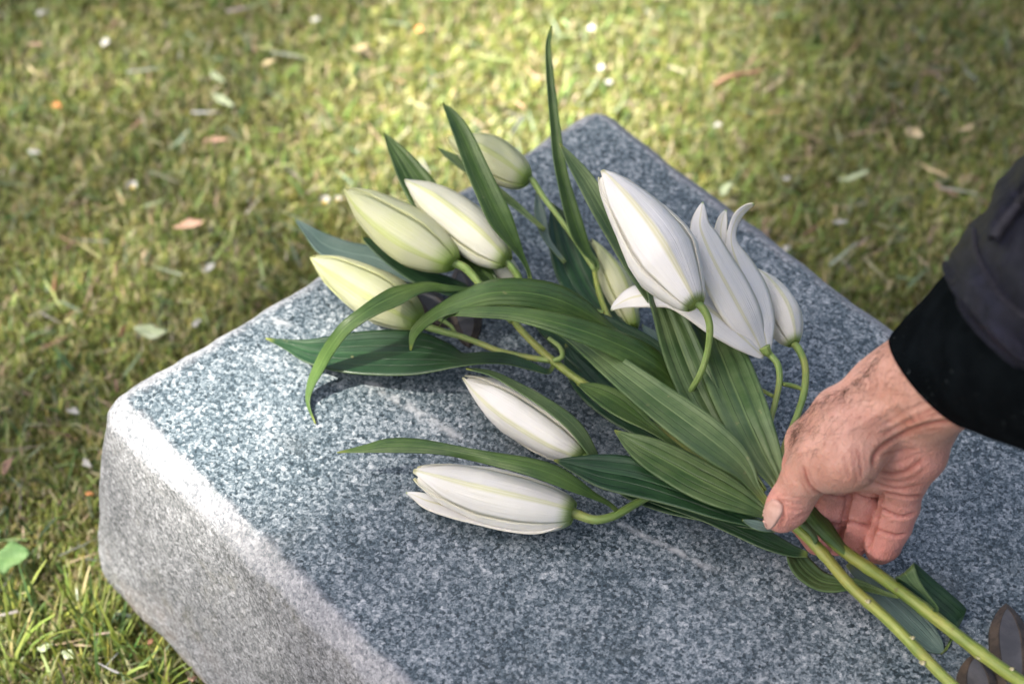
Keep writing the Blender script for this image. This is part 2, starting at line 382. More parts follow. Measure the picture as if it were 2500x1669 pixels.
def blades(name, xy, ln, wd, lean, bend, cols, segs=3, z0=-.014, zj=.006):
    n = len(xy); az = rng.uniform(0, 2 * np.pi, n)
    d = np.stack([np.cos(az), np.sin(az), np.zeros(n)], 1); s = np.stack([-d[:, 1], d[:, 0], np.zeros(n)], 1)
    roll = rng.uniform(-.9, .9, n); s = s * np.cos(roll)[:, None]; s[:, 2] = np.sin(roll)
    base = np.column_stack([xy, z0 + rng.uniform(0, zj, n)])
    V = np.empty((n, segs + 1, 2, 3)); C = np.empty((n, segs + 1, 2, 3)); p = base.copy(); th = lean.copy()
    for k in range(segs + 1):
        t = k / segs; wk = wd * (1 - .85 * t ** 1.6)
        V[:, k, 0] = p - s * wk[:, None]; V[:, k, 1] = p + s * wk[:, None]
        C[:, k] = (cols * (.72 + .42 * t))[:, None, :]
        p = p + (d * np.sin(th)[:, None] + np.array([0, 0, 1]) * np.cos(th)[:, None]) * (ln / segs)[:, None]; th = th + bend / segs
    i = np.arange(n * (segs + 1) * 2).reshape(n, segs + 1, 2)
    F = np.stack([i[:, :-1, 0], i[:, :-1, 1], i[:, 1:, 1], i[:, 1:, 0]], -1).reshape(-1, 4)
    return V.reshape(-1, 3), F, C.reshape(-1, 3)
def palette(n, pal, wts, jit=.25):
    c = np.array(pal)[rng.choice(len(pal), n, p=np.array(wts) / sum(wts))]
    return c * np.array([1.0, 1.02, 1.22]) * (1 + jit * rng.standard_normal((n, 1))).clip(.4, 1.8) * (1 + .08 * rng.standard_normal((n, 3)))
def build_grass():
    # moss carpet: very short, olive-yellow
    xy = scatter(420000, np.array([1.1, 1.0]), .004); n = len(xy)
    cl = vnoise(xy, 38, 3) * .6 + vnoise(xy, 110, 4) * .4
    c = palette(n, [(.31, .32, .075), (.21, .27, .055), (.42, .39, .17), (.09, .135, .03), (.44, .36, .22)], [3.4, 3.2, 3, 2.0, 1.6])
    hgt = .35 + 1.3 * cl
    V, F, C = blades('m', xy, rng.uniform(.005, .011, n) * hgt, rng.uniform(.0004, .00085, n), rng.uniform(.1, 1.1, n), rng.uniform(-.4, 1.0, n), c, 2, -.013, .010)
    o = bulk('moss', V, F, M_grass, C); tag(o, 'olive yellow moss carpet growing through the lawn', 'moss', kind='stuff')
    # mown grass
    xy = scatter(30000, np.array([1.1, 1.0]), .006); den = vnoise(xy, 14, 9) * .7 + vnoise(xy, 40, 10) * .3
    xy = xy[rng.random(len(xy)) < .15 + 1.3 * den ** 1.5]; n = len(xy)
    c = palette(n, [(.11, .175, .042), (.18, .24, .06), (.27, .305, .095), (.060, .115, .042), (.19, .245, .14), (.40, .385, .19)], [3, 3, 2, 2.2, 1.2, .8])
    lean = np.where(rng.random(n) < .55, rng.uniform(.9, 1.5, n), rng.uniform(.05, .8, n))
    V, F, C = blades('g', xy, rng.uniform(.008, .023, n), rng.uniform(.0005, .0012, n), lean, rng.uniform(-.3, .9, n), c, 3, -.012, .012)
    # a few pale upright cut stubs next to the stone corner
    o = bulk('grass', V, F, M_grass, C); tag(o, 'short mown green grass blades around the stone', 'grass', kind='stuff')
    # long clippings and straw lying on top
    xy = scatter(2600, np.array([1.1, 1.0]), .012); n = len(xy)
    c = palette(n, [(.30, .25, .13), (.36, .30, .19), (.22, .24, .085), (.20, .26, .14), (.34, .19, .12), (.42, .42, .33)], [3, 2, 2.5, 2.5, 1, 1])
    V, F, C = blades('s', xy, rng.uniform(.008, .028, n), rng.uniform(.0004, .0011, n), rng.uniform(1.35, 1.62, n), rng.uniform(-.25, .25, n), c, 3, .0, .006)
    o = bulk('straw', V, F, M_grass, C); tag(o, 'dry straw and pale grass clippings strewn over the lawn', 'straw', kind='stuff')
    # yellow-green cut stubs by the near corner of the stone, and taller tufts along its side
    pts = [(152, 1190), (168, 1195), (181, 1200), (212, 1210), (176, 1080), (232, 1150), (140, 1195), (36, 1200)]
    for _ in range(90):
        t = rng.random(); q = np.array([225, 1450]) * (1 - t) + np.array([500, 1690]) * t; pts.append((q[0] + rng.normal(-58, 20), q[1] + rng.normal(14, 14)))
    pts += [(rng.uniform(0, 300), rng.uniform(1450, 1669)) for _ in range(140)]
    xy = np.array([G(a, b)[:2] for a, b in pts]); xy = xy[~in_slab(xy, .0135)]; n = len(xy)
    c = palette(n, [(.30, .33, .06), (.20, .26, .05), (.33, .31, .12), (.09, .15, .04)], [3, 3, 1.5, 2.5])
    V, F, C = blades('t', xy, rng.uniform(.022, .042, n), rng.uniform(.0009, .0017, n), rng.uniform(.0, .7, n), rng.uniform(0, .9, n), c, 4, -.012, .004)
    o = bulk('tall_grass', V, F, M_grass, C); tag(o, 'taller yellow green grass tufts at the foot of the stone', 'grass', kind='stuff')
build_grass()

# ------------------------------------------------------------------ unseen trees: crown thinned to a map of sun patches, others added for shade
BRIGHT = [(900, 260, 330, 1.0), (1450, 110, 330, 1.0), (1150, 190, 260, .95), (640, 480, 280, .60), (330, 640, 280, .52), (170, 240, 300, .42), (420, 330, 250, .35), (420, 800, 260, .45), (130, 950, 230, .30), (960, 560, 170, .18), (470, 1020, 270, .68), (440, 1260, 140, .15), (720, 1130, 170, .40), (110, 1300, 230, .60), (120, 1530, 260, .88), (640, 900, 270, .62), (1250, 430, 120, .35), (1700, 160, 170, .40), (1020, 1250, 180, .14)]  # sun patches that the unseen crown is shaped to let through
def build_tree():
    rng = np.random.default_rng(41)
    n = 27000
    c0 = Vector((0, .15, .08)) + SUN * 9.0                        # crown centre, up the sun's direction
    q = rng.standard_normal((n, 3)); q /= np.linalg.norm(q, axis=1)[:, None]; q *= rng.random((n, 1)) ** (1 / 3)
    cl = rng.standard_normal((160, 3)); cl /= np.linalg.norm(cl, axis=1)[:, None]; cl *= rng.random((160, 1)) ** .4
    k = rng.integers(0, 160, n); q = cl[k] * .45 + q * .80
    p = np.array(c0) + q * np.array([2.6, 2.8, 1.7])
    hit = p - np.array(SUN)[None] * ((p[:, 2] - .08) / SUN.z)[:, None]      # where each leaf's shadow falls
    T = np.full(n, .010)
    for bx, by, r, a in BRIGHT:
        g = P(bx, by, 0 if (in_slab(P(bx, by, 0)[None, :2])[0]) else -150); rr = r * scale(g); g = g + np.array(SUN) * ((.08 - g[2]) / SUN.z)
        d2 = ((hit[:, 0] - g[0]) / rr) ** 2 + ((hit[:, 1] - g[1]) / (rr * 1.25)) ** 2
        T = np.maximum(T, a * np.minimum(1, 1.7 * np.exp(-d2 ** 1.5)))
    inw = (np.abs(hit[:, 0]) < .75) & (np.abs(hit[:, 1] - .15) < .75)
    keep = rng.random(n) < np.where(inw, -np.log(np.clip(T, .010, 1)) / 7.2, .6)
    p = p[keep]; n = len(p)
    # kept leaves get random directions and sizes
    a = rng.standard_normal((n, 3)); a /= np.linalg.norm(a, axis=1)[:, None]; b = rng.standard_normal((n, 3)); b -= a * (a * b).sum(1)[:, None]; b /= np.linalg.norm(b, axis=1)[:, None]
    s = rng.uniform(.05, .085, n)[:, None]; a = a * s; b = b * s * .55
    V = np.stack([p - a, p + b, p + a, p - b], 1).reshape(-1, 3); F = np.arange(len(V)).reshape(-1, 4)
    C = np.repeat(palette(n, [(.045, .085, .018), (.07, .115, .025), (.09, .13, .03)], [2, 2, 1]), 4, 0)
    g = Vector((c0.x - 1.5, c0.y + 1.7, 0))
    t = empty('tree', 'unseen broad leafy tree left of the lawn, crown thinned to place the sun patches', 'tree', 'unseen trees round the lawn'); t.location = g
    cr = bulk('crown', V - np.array(g), F, M_crown, C, parent=t)
    vs_, fs = [], []
    limbs = [([g, g + Vector((.05, 0, 2.5)), g + Vector((.15, -.1, 5)), g + Vector((.3, -.2, c0.z + .6))], [.24, .19, .14, .03])]
    for i in range(60):
        if len(limbs) > 14: break
        e = Vector(np.array(c0) + cl[i] * np.array([2.2, 2.4, 1.4])); st = g + Vector((.1, -.05, 3.6 + .12 * len(limbs))); md_ = (st + e) / 2 + Vector((0, 0, .35))
        sh = [q_ - SUN * (q_.z / SUN.z) for q_ in (st, st.lerp(md_, .5), md_, md_.lerp(e, .33), md_.lerp(e, .66), e)]
        if any(abs(q_.x) < 1.0 and abs(q_.y - .15) < 1.0 for q_ in sh): continue      # limbs that would shade the scene are left out
        limbs.append(([st, md_, e], [.07, .045, .012]))
    for pts, rad in limbs:
        cp = catmull([list(a_) + [r] for a_, r in zip(pts, rad)], 6); o = len(vs_)
        for j, row in enumerate(cp):
            tg = cp[min(j + 1, len(cp) - 1), :3] - cp[max(j - 1, 0), :3]; tg /= np.linalg.norm(tg); u = np.cross(tg, [0.3, .9, .1]); u /= np.linalg.norm(u); v = np.cross(tg, u)
            for i in range(8): vs_.append(row[:3] + row[3] * (u * math.cos(i * math.pi / 4) + v * math.sin(i * math.pi / 4)))
        fs += [tuple(x + o for x in f) for f in gridfaces(len(cp), 8, True)]
    tr = mesh('trunk', [np.array(q_) - np.array(g) for q_ in vs_], fs, M_bark, t)
    for (x, y, a, sc_, lb) in ((6.0, 1.5, 2.6, .95, 'unseen tall leafy tree added for shade beyond the right side of the lawn'), (4.6, -5.2, 1.2, .9, 'unseen leafy tree added for shade at the right behind the person'), (1.5, 8.0, 4.2, 1.05, 'unseen leafy tree added for shade far behind the gravestone'), (-3.5, -8.0, 5.3, 1.0, 'unseen leafy tree added for shade behind the viewer')):  # unseen trees added to cut low sky light and deepen shade
        c = t.copy(); COL.objects.link(c); c.location = (x, y, 0); c.rotation_euler = (0, 0, a); c.scale = (sc_,) * 3; c['label'] = lb
        for part in (cr, tr): d = part.copy(); COL.objects.link(d); d.parent = c
build_tree()

# ------------------------------------------------------------------ gravestone
def build_stone():
    LEN, W = .75, SWID; rc = .0135
    prof = [(-.012, 0), (-.0105, -.0005), (-.0085, -.0020), (-.006, -.0045), (-.0035, -.0072), (-.0014, -.0098), (.0002, -.013), (.0010, -.017)]
    prof += [(.001 + .0185 * t ** .9, -.017 - .110 * t) for t in np.linspace(.08, 1, 13)] + [(.0195, -.134), (.0165, -.142), (.0105, -.150), (.003, -.162)]
    base = []
    def arc(cx, cy, a0): return [(cx + 0, cy + 0, a0 + k * math.pi / 2 / 6) for k in range(7)]
    cor = arc(rc, rc, math.pi) + arc(LEN - rc, rc, 1.5 * math.pi) + arc(LEN - rc, W - rc, 0) + arc(rc, W - rc, .5 * math.pi)
    ring = []                                                    # (centre x, centre y, normal angle)
    for i in range(len(cor)):
        a, b = cor[i], cor[(i + 1) % len(cor)]; ring.append(a)
        pa = (a[0] + rc * math.cos(a[2]), a[1] + rc * math.sin(a[2])); pb = (b[0] + rc * math.cos(b[2]), b[1] + rc * math.sin(b[2]))
        dl = math.hypot(pb[0] - pa[0], pb[1] - pa[1])
        if dl > .03:
            k = int(dl / .005)
            for j in range(1, k): t = j / k; ring.append((a[0] + (b[0] - a[0]) * t, a[1] + (b[1] - a[1]) * t, a[2]))
    V = []; m = len(ring)
    for r, (o, z) in enumerate(prof):
        for (cx, cy, an) in ring:
            j = 0.0
            if r >= 2: j = .0011 * (vnoise(np.array([[cx * 1.0 + cy * 1.7 + an, z * 1.5]]), 55, 21)[0] - .5) * min(1, (r - 1) / 5) * 2 + .0012 * (vnoise(np.array([[cx + cy + an, z]]), 16, 22)[0] - .5) * min(1, (r - 1) / 4) * 2
            if 2 <= r <= 8: j -= .0022 * max(0, vnoise(np.array([[cx + cy * 1.3 + an, .3 + r * .004]]), 95, 24)[0] - .72) * 3.5 * (1 - abs(r - 5) / 5)
            rr = rc + o + j; V.append((cx + rr * math.cos(an), cy + rr * math.sin(an), z + (.0006 * (vnoise(np.array([[cx * 2 + cy * 3, an]]), 40, 23)[0] - .5) if 1 <= r < 6 else 0)))
    F = []
    for i in range(len(prof) - 1):
        for j in range(m): k = (j + 1) % m; F.append((i * m + j, (i + 1) * m + j, (i + 1) * m + k, i * m + k))
    c = len(V); V.append((LEN / 2, W / 2, 0)); nf = len(F)
    F += [(j, (j + 1) % m, c) for j in range(m)]
    o = mesh('gravestone', V, F, M_granite)
    for q in o.data.polygons[nf:]: q.use_smooth = False
    o.matrix_world = Matrix(((SX[0], SY[0], 0, L0[0]), (SX[1], SY[1], 0, L0[1]), (0, 0, 1, ZT), (0, 0, 0, 1)))
    tag(o, 'low blue grey granite gravestone with a pale worn rim, lying in the grass', 'gravestone')
    # cast leaf ornaments let into the top
    def ornament(tip, bas, hw, z):
        a, b = np.array(slab_local(*tip)), np.array(slab_local(*bas)); ax = b - a; L = np.linalg.norm(ax); ax /= L; n = np.array([-ax[1], ax[0]])
        V, F, mi = [], [], []; N = 18; loops = []
        for inset, zz in ((1.0, .0), (.97, z * .5), (.56, z), (.50, z * .93)):
            lp = []
            for side in (1, -1):
                for i in range(N):
                    t = i / (N - 1); t = t if side > 0 else 1 - t
                    wdt = hw * inset * (math.sin(math.pi * min(1, t * .92) ** .8)) ** .9
                    q = a + ax * (L * (.5 + (t - .5) * (1 if inset > .9 else .86 + .14 * (inset > .9)))) + n * wdt * side * (1 + .05 * math.sin(9 * t))
                    lp.append(len(V)); V.append((q[0], q[1], zz))
            loops.append(lp)
        for k in range(3):
            for i in range(2 * N):
                j = (i + 1) % (2 * N); F.append((loops[k][i], loops[k][j], loops[k + 1][j], loops[k + 1][i])); mi.append(0)
        for i in range(N - 1): F.append((loops[3][i], loops[3][i + 1], loops[3][2 * N - 2 - i], loops[3][2 * N - 1 - i])); mi.append(1)
        x = mesh('leaf_ornament', V, F, [M_ornA, M_ornB], o, smooth=False, midx=mi); x['label'] = 'dark metal leaf ornament fixed to the granite'
    ornament((2455, 1476), (2478, 1730), .0105, .0035); ornament((2376, 1600), (2400, 1800), .0105, .0035)
    ornament((1146, 850), (1120, 660), .0095, .003); ornament((1095, 800), (1010, 690), .009, .003)
    return o
build_stone()

# ------------------------------------------------------------------ lilies
def leaf(parent, st, mat=None, under=None, cup=.14, rib=.0, nu=10, tilt=0.0, wav=0.0, name='leaf', sub=5, thick=.0006):
    """stations tip -> base: (px, py, half width px, height mm[, edge tilt mm])"""
    s = np.array([list(r) + [tilt] * (5 - len(r)) for r in st], float); c = catmull(s, sub)
    tx, ty = np.gradient(c[:, 0]), np.gradient(c[:, 1]); l = np.hypot(tx, ty) + 1e-9; nx, ny = -ty / l, tx / l
    n = len(c); v = np.linspace(0, 1, n); us = np.linspace(-1, 1, nu + 1); V = []; UV = []
    mm = np.abs(c[:, 2]) * .215
    ph = random.random() * 6
    for i in range(n):
        hh = c[i, 3] + c[i, 4] * us * .5 + cup * mm[i] * np.abs(us) ** 1.6 - rib * np.cos(us * math.pi * 3.5) * min(1, mm[i] / 6) + wav * np.sin(v[i] * 13 + ph + us) * us ** 2
        hh = np.maximum(hh, .4)
        V.append(P(c[i, 0] + nx[i] * c[i, 2] * us, c[i, 1] + ny[i] * c[i, 2] * us, hh)); UV += [((u + 1) / 2, v[i]) for u in us]
    V = np.concatenate(V); F = gridfaces(n, nu + 1)
    k = (n // 2) * (nu + 1) + nu // 2
    nrm = np.cross(V[k + 1] - V[k - 1], V[min(k + nu + 1, len(V) - 1)] - V[k - nu - 1])
    if nrm @ FW > 0: F = [f[::-1] for f in F]
    o = mesh(name, V, F, [mat or M_leaf, under or M_leafpale], parent, uv=UV)
    md = o.modifiers.new('thickness', 'SOLIDIFY'); md.thickness = thick; md.offset = -1; md.material_offset = 1; md.material_offset_rim = 1
    return o
def ribbon(parent, rows, mat, under, name='leaf', sub=5, nu=8, rib=.0):
    """explicit edges: (left px, py, h, right px, py, h)"""
    c = catmull(rows, sub); n = len(c); us = np.linspace(0, 1, nu + 1); V = []; UV = []
    for i in range(n):
        a, b = P(*c[i, :3]), P(*c[i, 3:])
        q = a[None] * (1 - us[:, None]) + b[None] * us[:, None]; q[:, 2] -= .0015 * np.sin(us * math.pi) + rib * np.cos((us - .5) * 22)
        q[:, 2] = np.maximum(q[:, 2], ZT + .0005); V.append(q); UV += [(u, i / (n - 1)) for u in us]
    V = np.concatenate(V); F = gridfaces(n, nu + 1)
    o = mesh(name, V, F, [mat, under], parent, uv=UV)
    md = o.modifiers.new('thickness', 'SOLIDIFY'); md.thickness = .0006; md.offset = 0; md.material_offset = 1
    return o
def tube(parent, pts, mat, name='stem', sub=6, ns=12, lump=.04):
    """(px, py, h mm, radius px)"""
    c = catmull(pts, sub); w = P(c[:, 0], c[:, 1], c[:, 2]); r = np.array([c[i, 3] * scale(w[i]) for i in range(len(c))]); n = len(c)
    V = []; UV = []; u = None; acc = 0
    for i in range(n):
        t = w[min(i + 1, n - 1)] - w[max(i - 1, 0)]; t /= np.linalg.norm(t) + 1e-12
        if u is None: u = np.cross(t, [0, 0, 1.0])
        u = u - t * (u @ t); u /= np.linalg.norm(u) + 1e-12; v = np.cross(t, u)
        if i: acc += np.linalg.norm(w[i] - w[i - 1])
        for k in range(ns):
            a = 2 * math.pi * k / ns; rr = r[i] * (1 + lump * math.sin(3 * a + i * .07) + (.13 * math.exp(-(((acc % .033) - .016) / .0022) ** 2) if lump >= .05 else 0)); V.append(w[i] + rr * (u * math.cos(a) + v * math.sin(a))); UV.append((k / ns, acc * 12))
    F = gridfaces(n, ns, True) + [tuple(range(ns))[::-1], tuple(range((n - 1) * ns, n * ns))]
    return mesh(name, V, F, mat, parent, uv=UV)
PROF = np.array([(0, .26), (.03, .42), (.08, .60), (.17, .80), (.3, .96), (.42, 1), (.55, .95), (.68, .79), (.8, .58), (.9, .35), (.96, .18), (1, .05)])
def bud(parent, base, tip, r, roll, mat, curve=0.0, opened=0.0, prof=PROF, ped=None, squash=1.0, label=None, ridge=.06):
    """base/tip: (px,py,h). r: radius px. An inner body with three keeled outer petals as sub-parts."""
    B, T = P(*base), P(*tip); ax = T - B; L = np.linalg.norm(ax); ax /= L
    view = -FW; s = np.cross(ax, view); s /= np.linalg.norm(s); n = np.cross(s, ax)
    R = r * scale((B + T) / 2); N = 26; q1, q2, q3 = (random.uniform(0, 6) for _ in range(3)); prof = prof.copy(); prof[3:9, 1] *= 1 + .05 * np.sin(np.arange(6) * 1.3 + q1)
    def at(v, th, k=1.0):
        rr = np.interp(v, prof[:, 0], prof[:, 1]) * R * k
        if opened: rr = max(rr, R * opened * (1 if v > .5 else 0))
        return B + ax * (L * v) + s * (curve * R * math.sin(math.pi * v)) + rr * (s * math.cos(th) + n * math.sin(th) * squash)
    V = []; UV = []; M = 24
    for i in range(N + 1):
        v = i / N * (.965 if not opened else .93)
        for j in range(M):
            th = roll + 2 * math.pi * j / M
            V.append(at(v, th, .93 + .03 * math.cos(3 * (th - roll) + math.pi))); UV.append((((j / M * 3 + .5) % 1.0), v))
    core = mesh('bud', V, gridfaces(N + 1, M, True) + [tuple(range(M))[::-1], tuple(range(N * M, N * M + M))], mat, parent, uv=UV)
    if label: core['label'] = label
    for q in range(3):
        V = []; UV = []; K = 16; half = 1.02
        for i in range(N + 1):
            v = i / N; wv = half * (1 if v < .72 else 1 - .75 * ((v - .72) / .28) ** 1.6)
            flare = 1 + (opened * 1.2 * max(0, v - .86) / .14 if opened else 0)
            for j in range(K + 1):
                f = (j / K - .5) * 2; th = roll + math.pi / 3 * 0 + q * 2 * math.pi / 3 + f * wv
                kk = 1.0 + ridge * math.exp(-(f / .10) ** 2) + .05 * math.cos(f * math.pi) - .02 * math.exp(-((abs(f) - .25) / .1) ** 2) + .022 * math.sin(v * 7 + q * 2 + f * 3 + q2) + .012 * math.sin(v * 17 + f * 5 + q3 + q) * v - .018 * math.exp(-((f - .45 * math.sin(v * 3 + q1)) / .16) ** 2)
                V.append(at(v, th, kk * flare)); UV.append((j / K, v))
        F = gridfaces(N + 1, K + 1)
        o = mesh('petal', V, F, mat, core, uv=UV)
        md = o.modifiers.new('thickness', 'SOLIDIFY'); md.thickness = .0007; md.offset = -1
    if ped: tube(core, ped, M_ped, 'pedicel', lump=.02)
    return core

def build_lilies():
    A = empty('lily', 'lily stem lying left with six closed cream and white buds', 'lily', 'lilies in the hand')
    B = empty('lily', 'lily stem on the right carrying the open white flower and tall white bud', 'lily', 'lilies in the hand')
    # main stems, cut end -> top
    tube(A, [(2420, 1755, 10, 15), (2323, 1669, 12, 14.5), (2255, 1601, 14, 14), (2166, 1511, 17, 14), (2077, 1430, 21, 14), (2010, 1352, 26, 14), (1962, 1302, 30, 14), (1905, 1255, 32, 12.5), (1800, 1180, 30, 11), (1700, 1110, 26, 10.5), (1600, 1045, 22, 10.5), (1500, 985, 20, 10), (1422, 934, 19, 10), (1355, 884, 20, 10), (1312, 846, 22, 9), (1268, 800, 24, 8.5), (1235, 755, 26, 8)], M_stem, lump=.05)
    tube(B, [(2600, 1732, 9, 17), (2500, 1667, 11, 16.5), (2440, 1627, 12, 16.5), (2340, 1552, 14, 16), (2240, 1473, 17, 16), (2150, 1407, 21, 15.5), (2063, 1347, 25, 15.5), (2010, 1300, 28, 14.5), (1960, 1245, 30, 12), (1900, 1180, 30, 11), (1850, 1110, 28, 10), (1790, 1020, 24, 9), (1730, 950, 22, 8.5), (1640, 880, 20, 8), (1560, 835, 20, 8), (1500, 790, 21, 7.5), (1478, 756, 22, 7), (1460, 704, 24, 6.5), (1450, 655, 27, 6)], M_stem, lump=.05)
    def scar(par, px, py, h, r):
        p = P(px, py, h); k = scale(p) * r; V = []; 
        bm = bmesh.new(); bmesh.ops.create_icosphere(bm, subdivisions=2, radius=k)
        for v in bm.verts: v.co = Vector((v.co.x * (1.3 + .35 * math.sin(v.co.y * 3100)), v.co.y * (.8 + .3 * math.cos(v.co.z * 2600)), v.co.z * (.75 + .4 * math.sin(v.co.x * 2500))))
        me = bpy.data.meshes.new('leaf_scar'); bm.to_mesh(me); bm.free(); me.materials.append(M_scar)
        o = bpy.data.objects.new('leaf_scar', me); o.location = p; link(o, par)
    for q in ((2119, 1467, 22, 5.5), (2228, 1556, 18, 5), (2253, 1617, 15, 6.5)): scar(A, *q)
    for q in ((2391, 1603, 13, 6.5), (2471, 1632, 15, 5)): scar(B, *q)
    # ---- buds
    bud(A, (1237, 637, 44), (982, 440, 52), 60, 1.35, M_bud, curve=.10, ped=[(1232, 632, 44, 8), (1252, 655, 41, 8), (1268, 682, 36, 8.5), (1262, 720, 30, 8), (1246, 765, 26, 8)], label='slender ivory lily bud next to the tall leaf')
    bud(A, (1108, 644, 42), (843, 463, 50), 66, 1.95, M_budg, curve=-.12, ped=[(1100, 640, 42, 10), (1130, 650, 41, 10.5), (1152, 670, 38, 10), (1178, 702, 34, 9), (1215, 745, 28, 8.5), (1250, 785, 25, 8)], label='plump pale green lily bud')
    bud(A, (1024, 786, 20), (760, 629, 26), 60, 1.75, M_budg, curve=.02, ped=[(1018, 782, 20, 10), (1045, 797, 19, 9.5), (1085, 810, 18, 8.5), (1128, 822, 17, 7.5), (1180, 841, 17, 7.5), (1224, 858, 18, 7.5), (1290, 872, 19, 7.5), (1345, 880, 20, 8)], label='pale green lily bud lying nearest the stone edge')
    bud(A, (1424, 1110, 15), (1133, 921, 17), 62, 2.0, M_budw, curve=-.02, ped=[(1418, 1105, 15, 9), (1450, 1130, 15, 8.5), (1500, 1160, 15, 8), (1590, 1180, 17, 8), (1700, 1160, 22, 8)], label='white lily bud lying flat on the granite')
    PO = PROF.copy(); PO[-3:, 1] = (.50, .36, .22); PO[-4, 1] = .68; PO[:4, 1] = (.36, .50, .64, .78)
    bud(A, (1398, 1250, 18), (1014, 1153, 17), 70, 1.30, M_budw, curve=-.16, prof=PO, ped=[(1388, 1246, 18, 13), (1418, 1258, 17, 12), (1454, 1268, 16, 11), (1500, 1258, 15, 10.5), (1553, 1228, 15, 10), (1600, 1203, 17, 9), (1700, 1150, 22, 8.5)], label='loosening white lily bud at the bottom of the bunch')
    bud(A, (1262, 694, 22), (1150, 585, 24), 36, 1.2, M_bud, ped=[(1258, 690, 22, 8), (1272, 720, 22, 8), (1268, 770, 23, 8)], label='half hidden ivory lily bud')
    bud(B, (1288, 440, 52), (1095, 338, 56), 52, 1.45, M_budg, curve=.16, ped=[(1280, 432, 52, 9), (1300, 441, 51, 8), (1326, 480, 46, 7), (1364, 530, 41, 6.5), (1396, 574, 36, 6.5), (1428, 622, 31, 6.5), (1452, 660, 27, 6.5)], label='pale green lily bud farthest from the hand')
    P7 = PROF.copy(); P7[-3:, 1] = (.44, .30, .17); P7[1:4, 1] = (.40, .54, .74)
    bud(B, (1697, 742, 88), (1473, 424, 104), 82, 1.48, M_white, curve=.10, prof=P7, ped=[(1692, 730, 88, 10), (1712, 748, 86, 10), (1727, 772, 82, 9.5), (1733, 805, 76, 9), (1727, 860, 66, 8.5), (1709, 914, 56, 8), (1680, 972, 44, 7.5), (1690, 1040, 34, 7), (1760, 1080, 28, 7)], label='large white lily bud standing highest')
    bud(B, (1938, 838, 42), (1838, 655, 52), 44, 1.2, M_budw, curve=.25, ped=[(1932, 830, 42, 10), (1952, 856, 42, 9.5), (1966, 896, 41, 9), (1964, 953, 39, 9), (1949, 1005, 37, 8.5), (1930, 1052, 35, 8), (1912, 1100, 33, 7.5), (1900, 1180, 30, 7)], label='white lily bud behind the open flower')
    bud(B, (1546, 803, 14), (1443, 586, 20), 36, 1.0, M_budg, curve=.25, ped=[(1542, 798, 14, 8), (1556, 818, 15, 7), (1580, 845, 18, 7)], label='greenish lily bud half behind a dark leaf')
    # loose petal of the bottom bud
    leaf(A, [(991, 1201, 1, 3), (1012, 1208, 9, 4), (1045, 1222, 19, 6, 3), (1100, 1237, 24, 7, 5), (1170, 1255, 24, 8, 5), (1240, 1275, 20, 9, 4), (1310, 1285, 16, 11, 3), (1370, 1272, 12, 14, 2)], M_white, M_white, name='petal', cup=.25)
    # ---- open flower: petals round a hidden throat
    fl = tube(B, [(1866, 846, 54, 15), (1872, 858, 52, 12), (1880, 866, 50, 9), (1899, 890, 48, 8.5), (1903, 930, 45, 8), (1892, 986, 41, 7.5), (1882, 1028, 38, 7), (1880, 1090, 33, 7)], M_ped, 'flower_stalk', lump=.02)
    fl['label'] = 'stalk and base of the open white flower'
    pk = dict(mat=M_white, under=M_white, name='petal')
    leaf(fl, [(1772, 512, 2, 84), (1764, 535, 11, 82), (1760, 575, 16, 78), (1775, 640, 24, 72), (1810, 730, 28, 64), (1850, 815, 16, 55), (1866, 850, 8, 52)], cup=.3, **pk)
    leaf(fl, [(1842, 499, 2, 92, 6), (1822, 508, 8, 91, 6), (1802, 527, 11, 89, 5), (1788, 560, 11, 86, 3), (1786, 595, 16, 82), (1803, 650, 37, 76), (1833, 720, 46, 68), (1858, 790, 36, 60), (1872, 840, 14, 53), (1876, 858, 7, 51)], cup=-.35, **pk)
    leaf(fl, [(1716, 493, 2, 98), (1712, 515, 13, 97), (1709, 550, 25, 95), (1722, 590, 38, 92), (1745, 640, 44, 87), (1777, 700, 50, 79), (1815, 770, 46, 69), (1845, 825, 26, 58), (1862, 862, 10, 51)], cup=-.30, rib=.15, **pk)
    leaf(fl, [(1490, 757, 1, 44, 2), (1506, 744, 11, 48), (1540, 727, 25, 55), (1585, 718, 32, 61), (1640, 715, 38, 66), (1700, 735, 48, 69), (1760, 775, 50, 67), (1815, 825, 34, 60), (1850, 858, 16, 53), (1866, 868, 8, 50)], cup=-.25, **pk)
    leaf(fl, [(1660, 640, 2, 60), (1690, 670, 20, 64), (1735, 720, 34, 66), (1790, 780, 34, 62), (1840, 838, 20, 55), (1864, 864, 8, 50)], cup=.2, **pk)
    # ---- leaves (tip -> base)
    D, U, BL, K = M_leafdk, M_leafpale, M_leafblue, M_leaf
    leaf(B, [(1346, 63, 1, 110), (1338, 112, 5, 105), (1341, 165, 7, 99), (1347, 230, 9, 91), (1355, 306, 11, 82), (1364, 383, 13, 72), (1377, 446, 14, 62), (1394, 510, 17, 52), (1413, 570, 17, 42), (1434, 614, 10, 34), (1452, 634, 6, 31), (1458, 652, 5, 28), (1448, 660, 5, 27)], K, cup=.5)
    leaf(A, [(1080, 249, 1, 92), (1109, 289, 15, 90), (1134, 337, 22, 86), (1160, 400, 26, 80), (1188, 462, 28, 73), (1221, 531, 29, 64), (1252, 586, 17, 54), (1274, 625, 7, 46), (1290, 660, 4, 40), (1296, 690, 4, 34)], K, cup=.35)
    leaf(A, [(937, 323, 1, 62), (956, 352, 13, 60), (985, 395, 27, 57), (1020, 450, 38, 52), (1065, 515, 42, 46), (1110, 580, 40, 38), (1160, 640, 30, 32), (1205, 690, 14, 28), (1240, 745, 6, 26)], K, cup=.25, rib=.5)
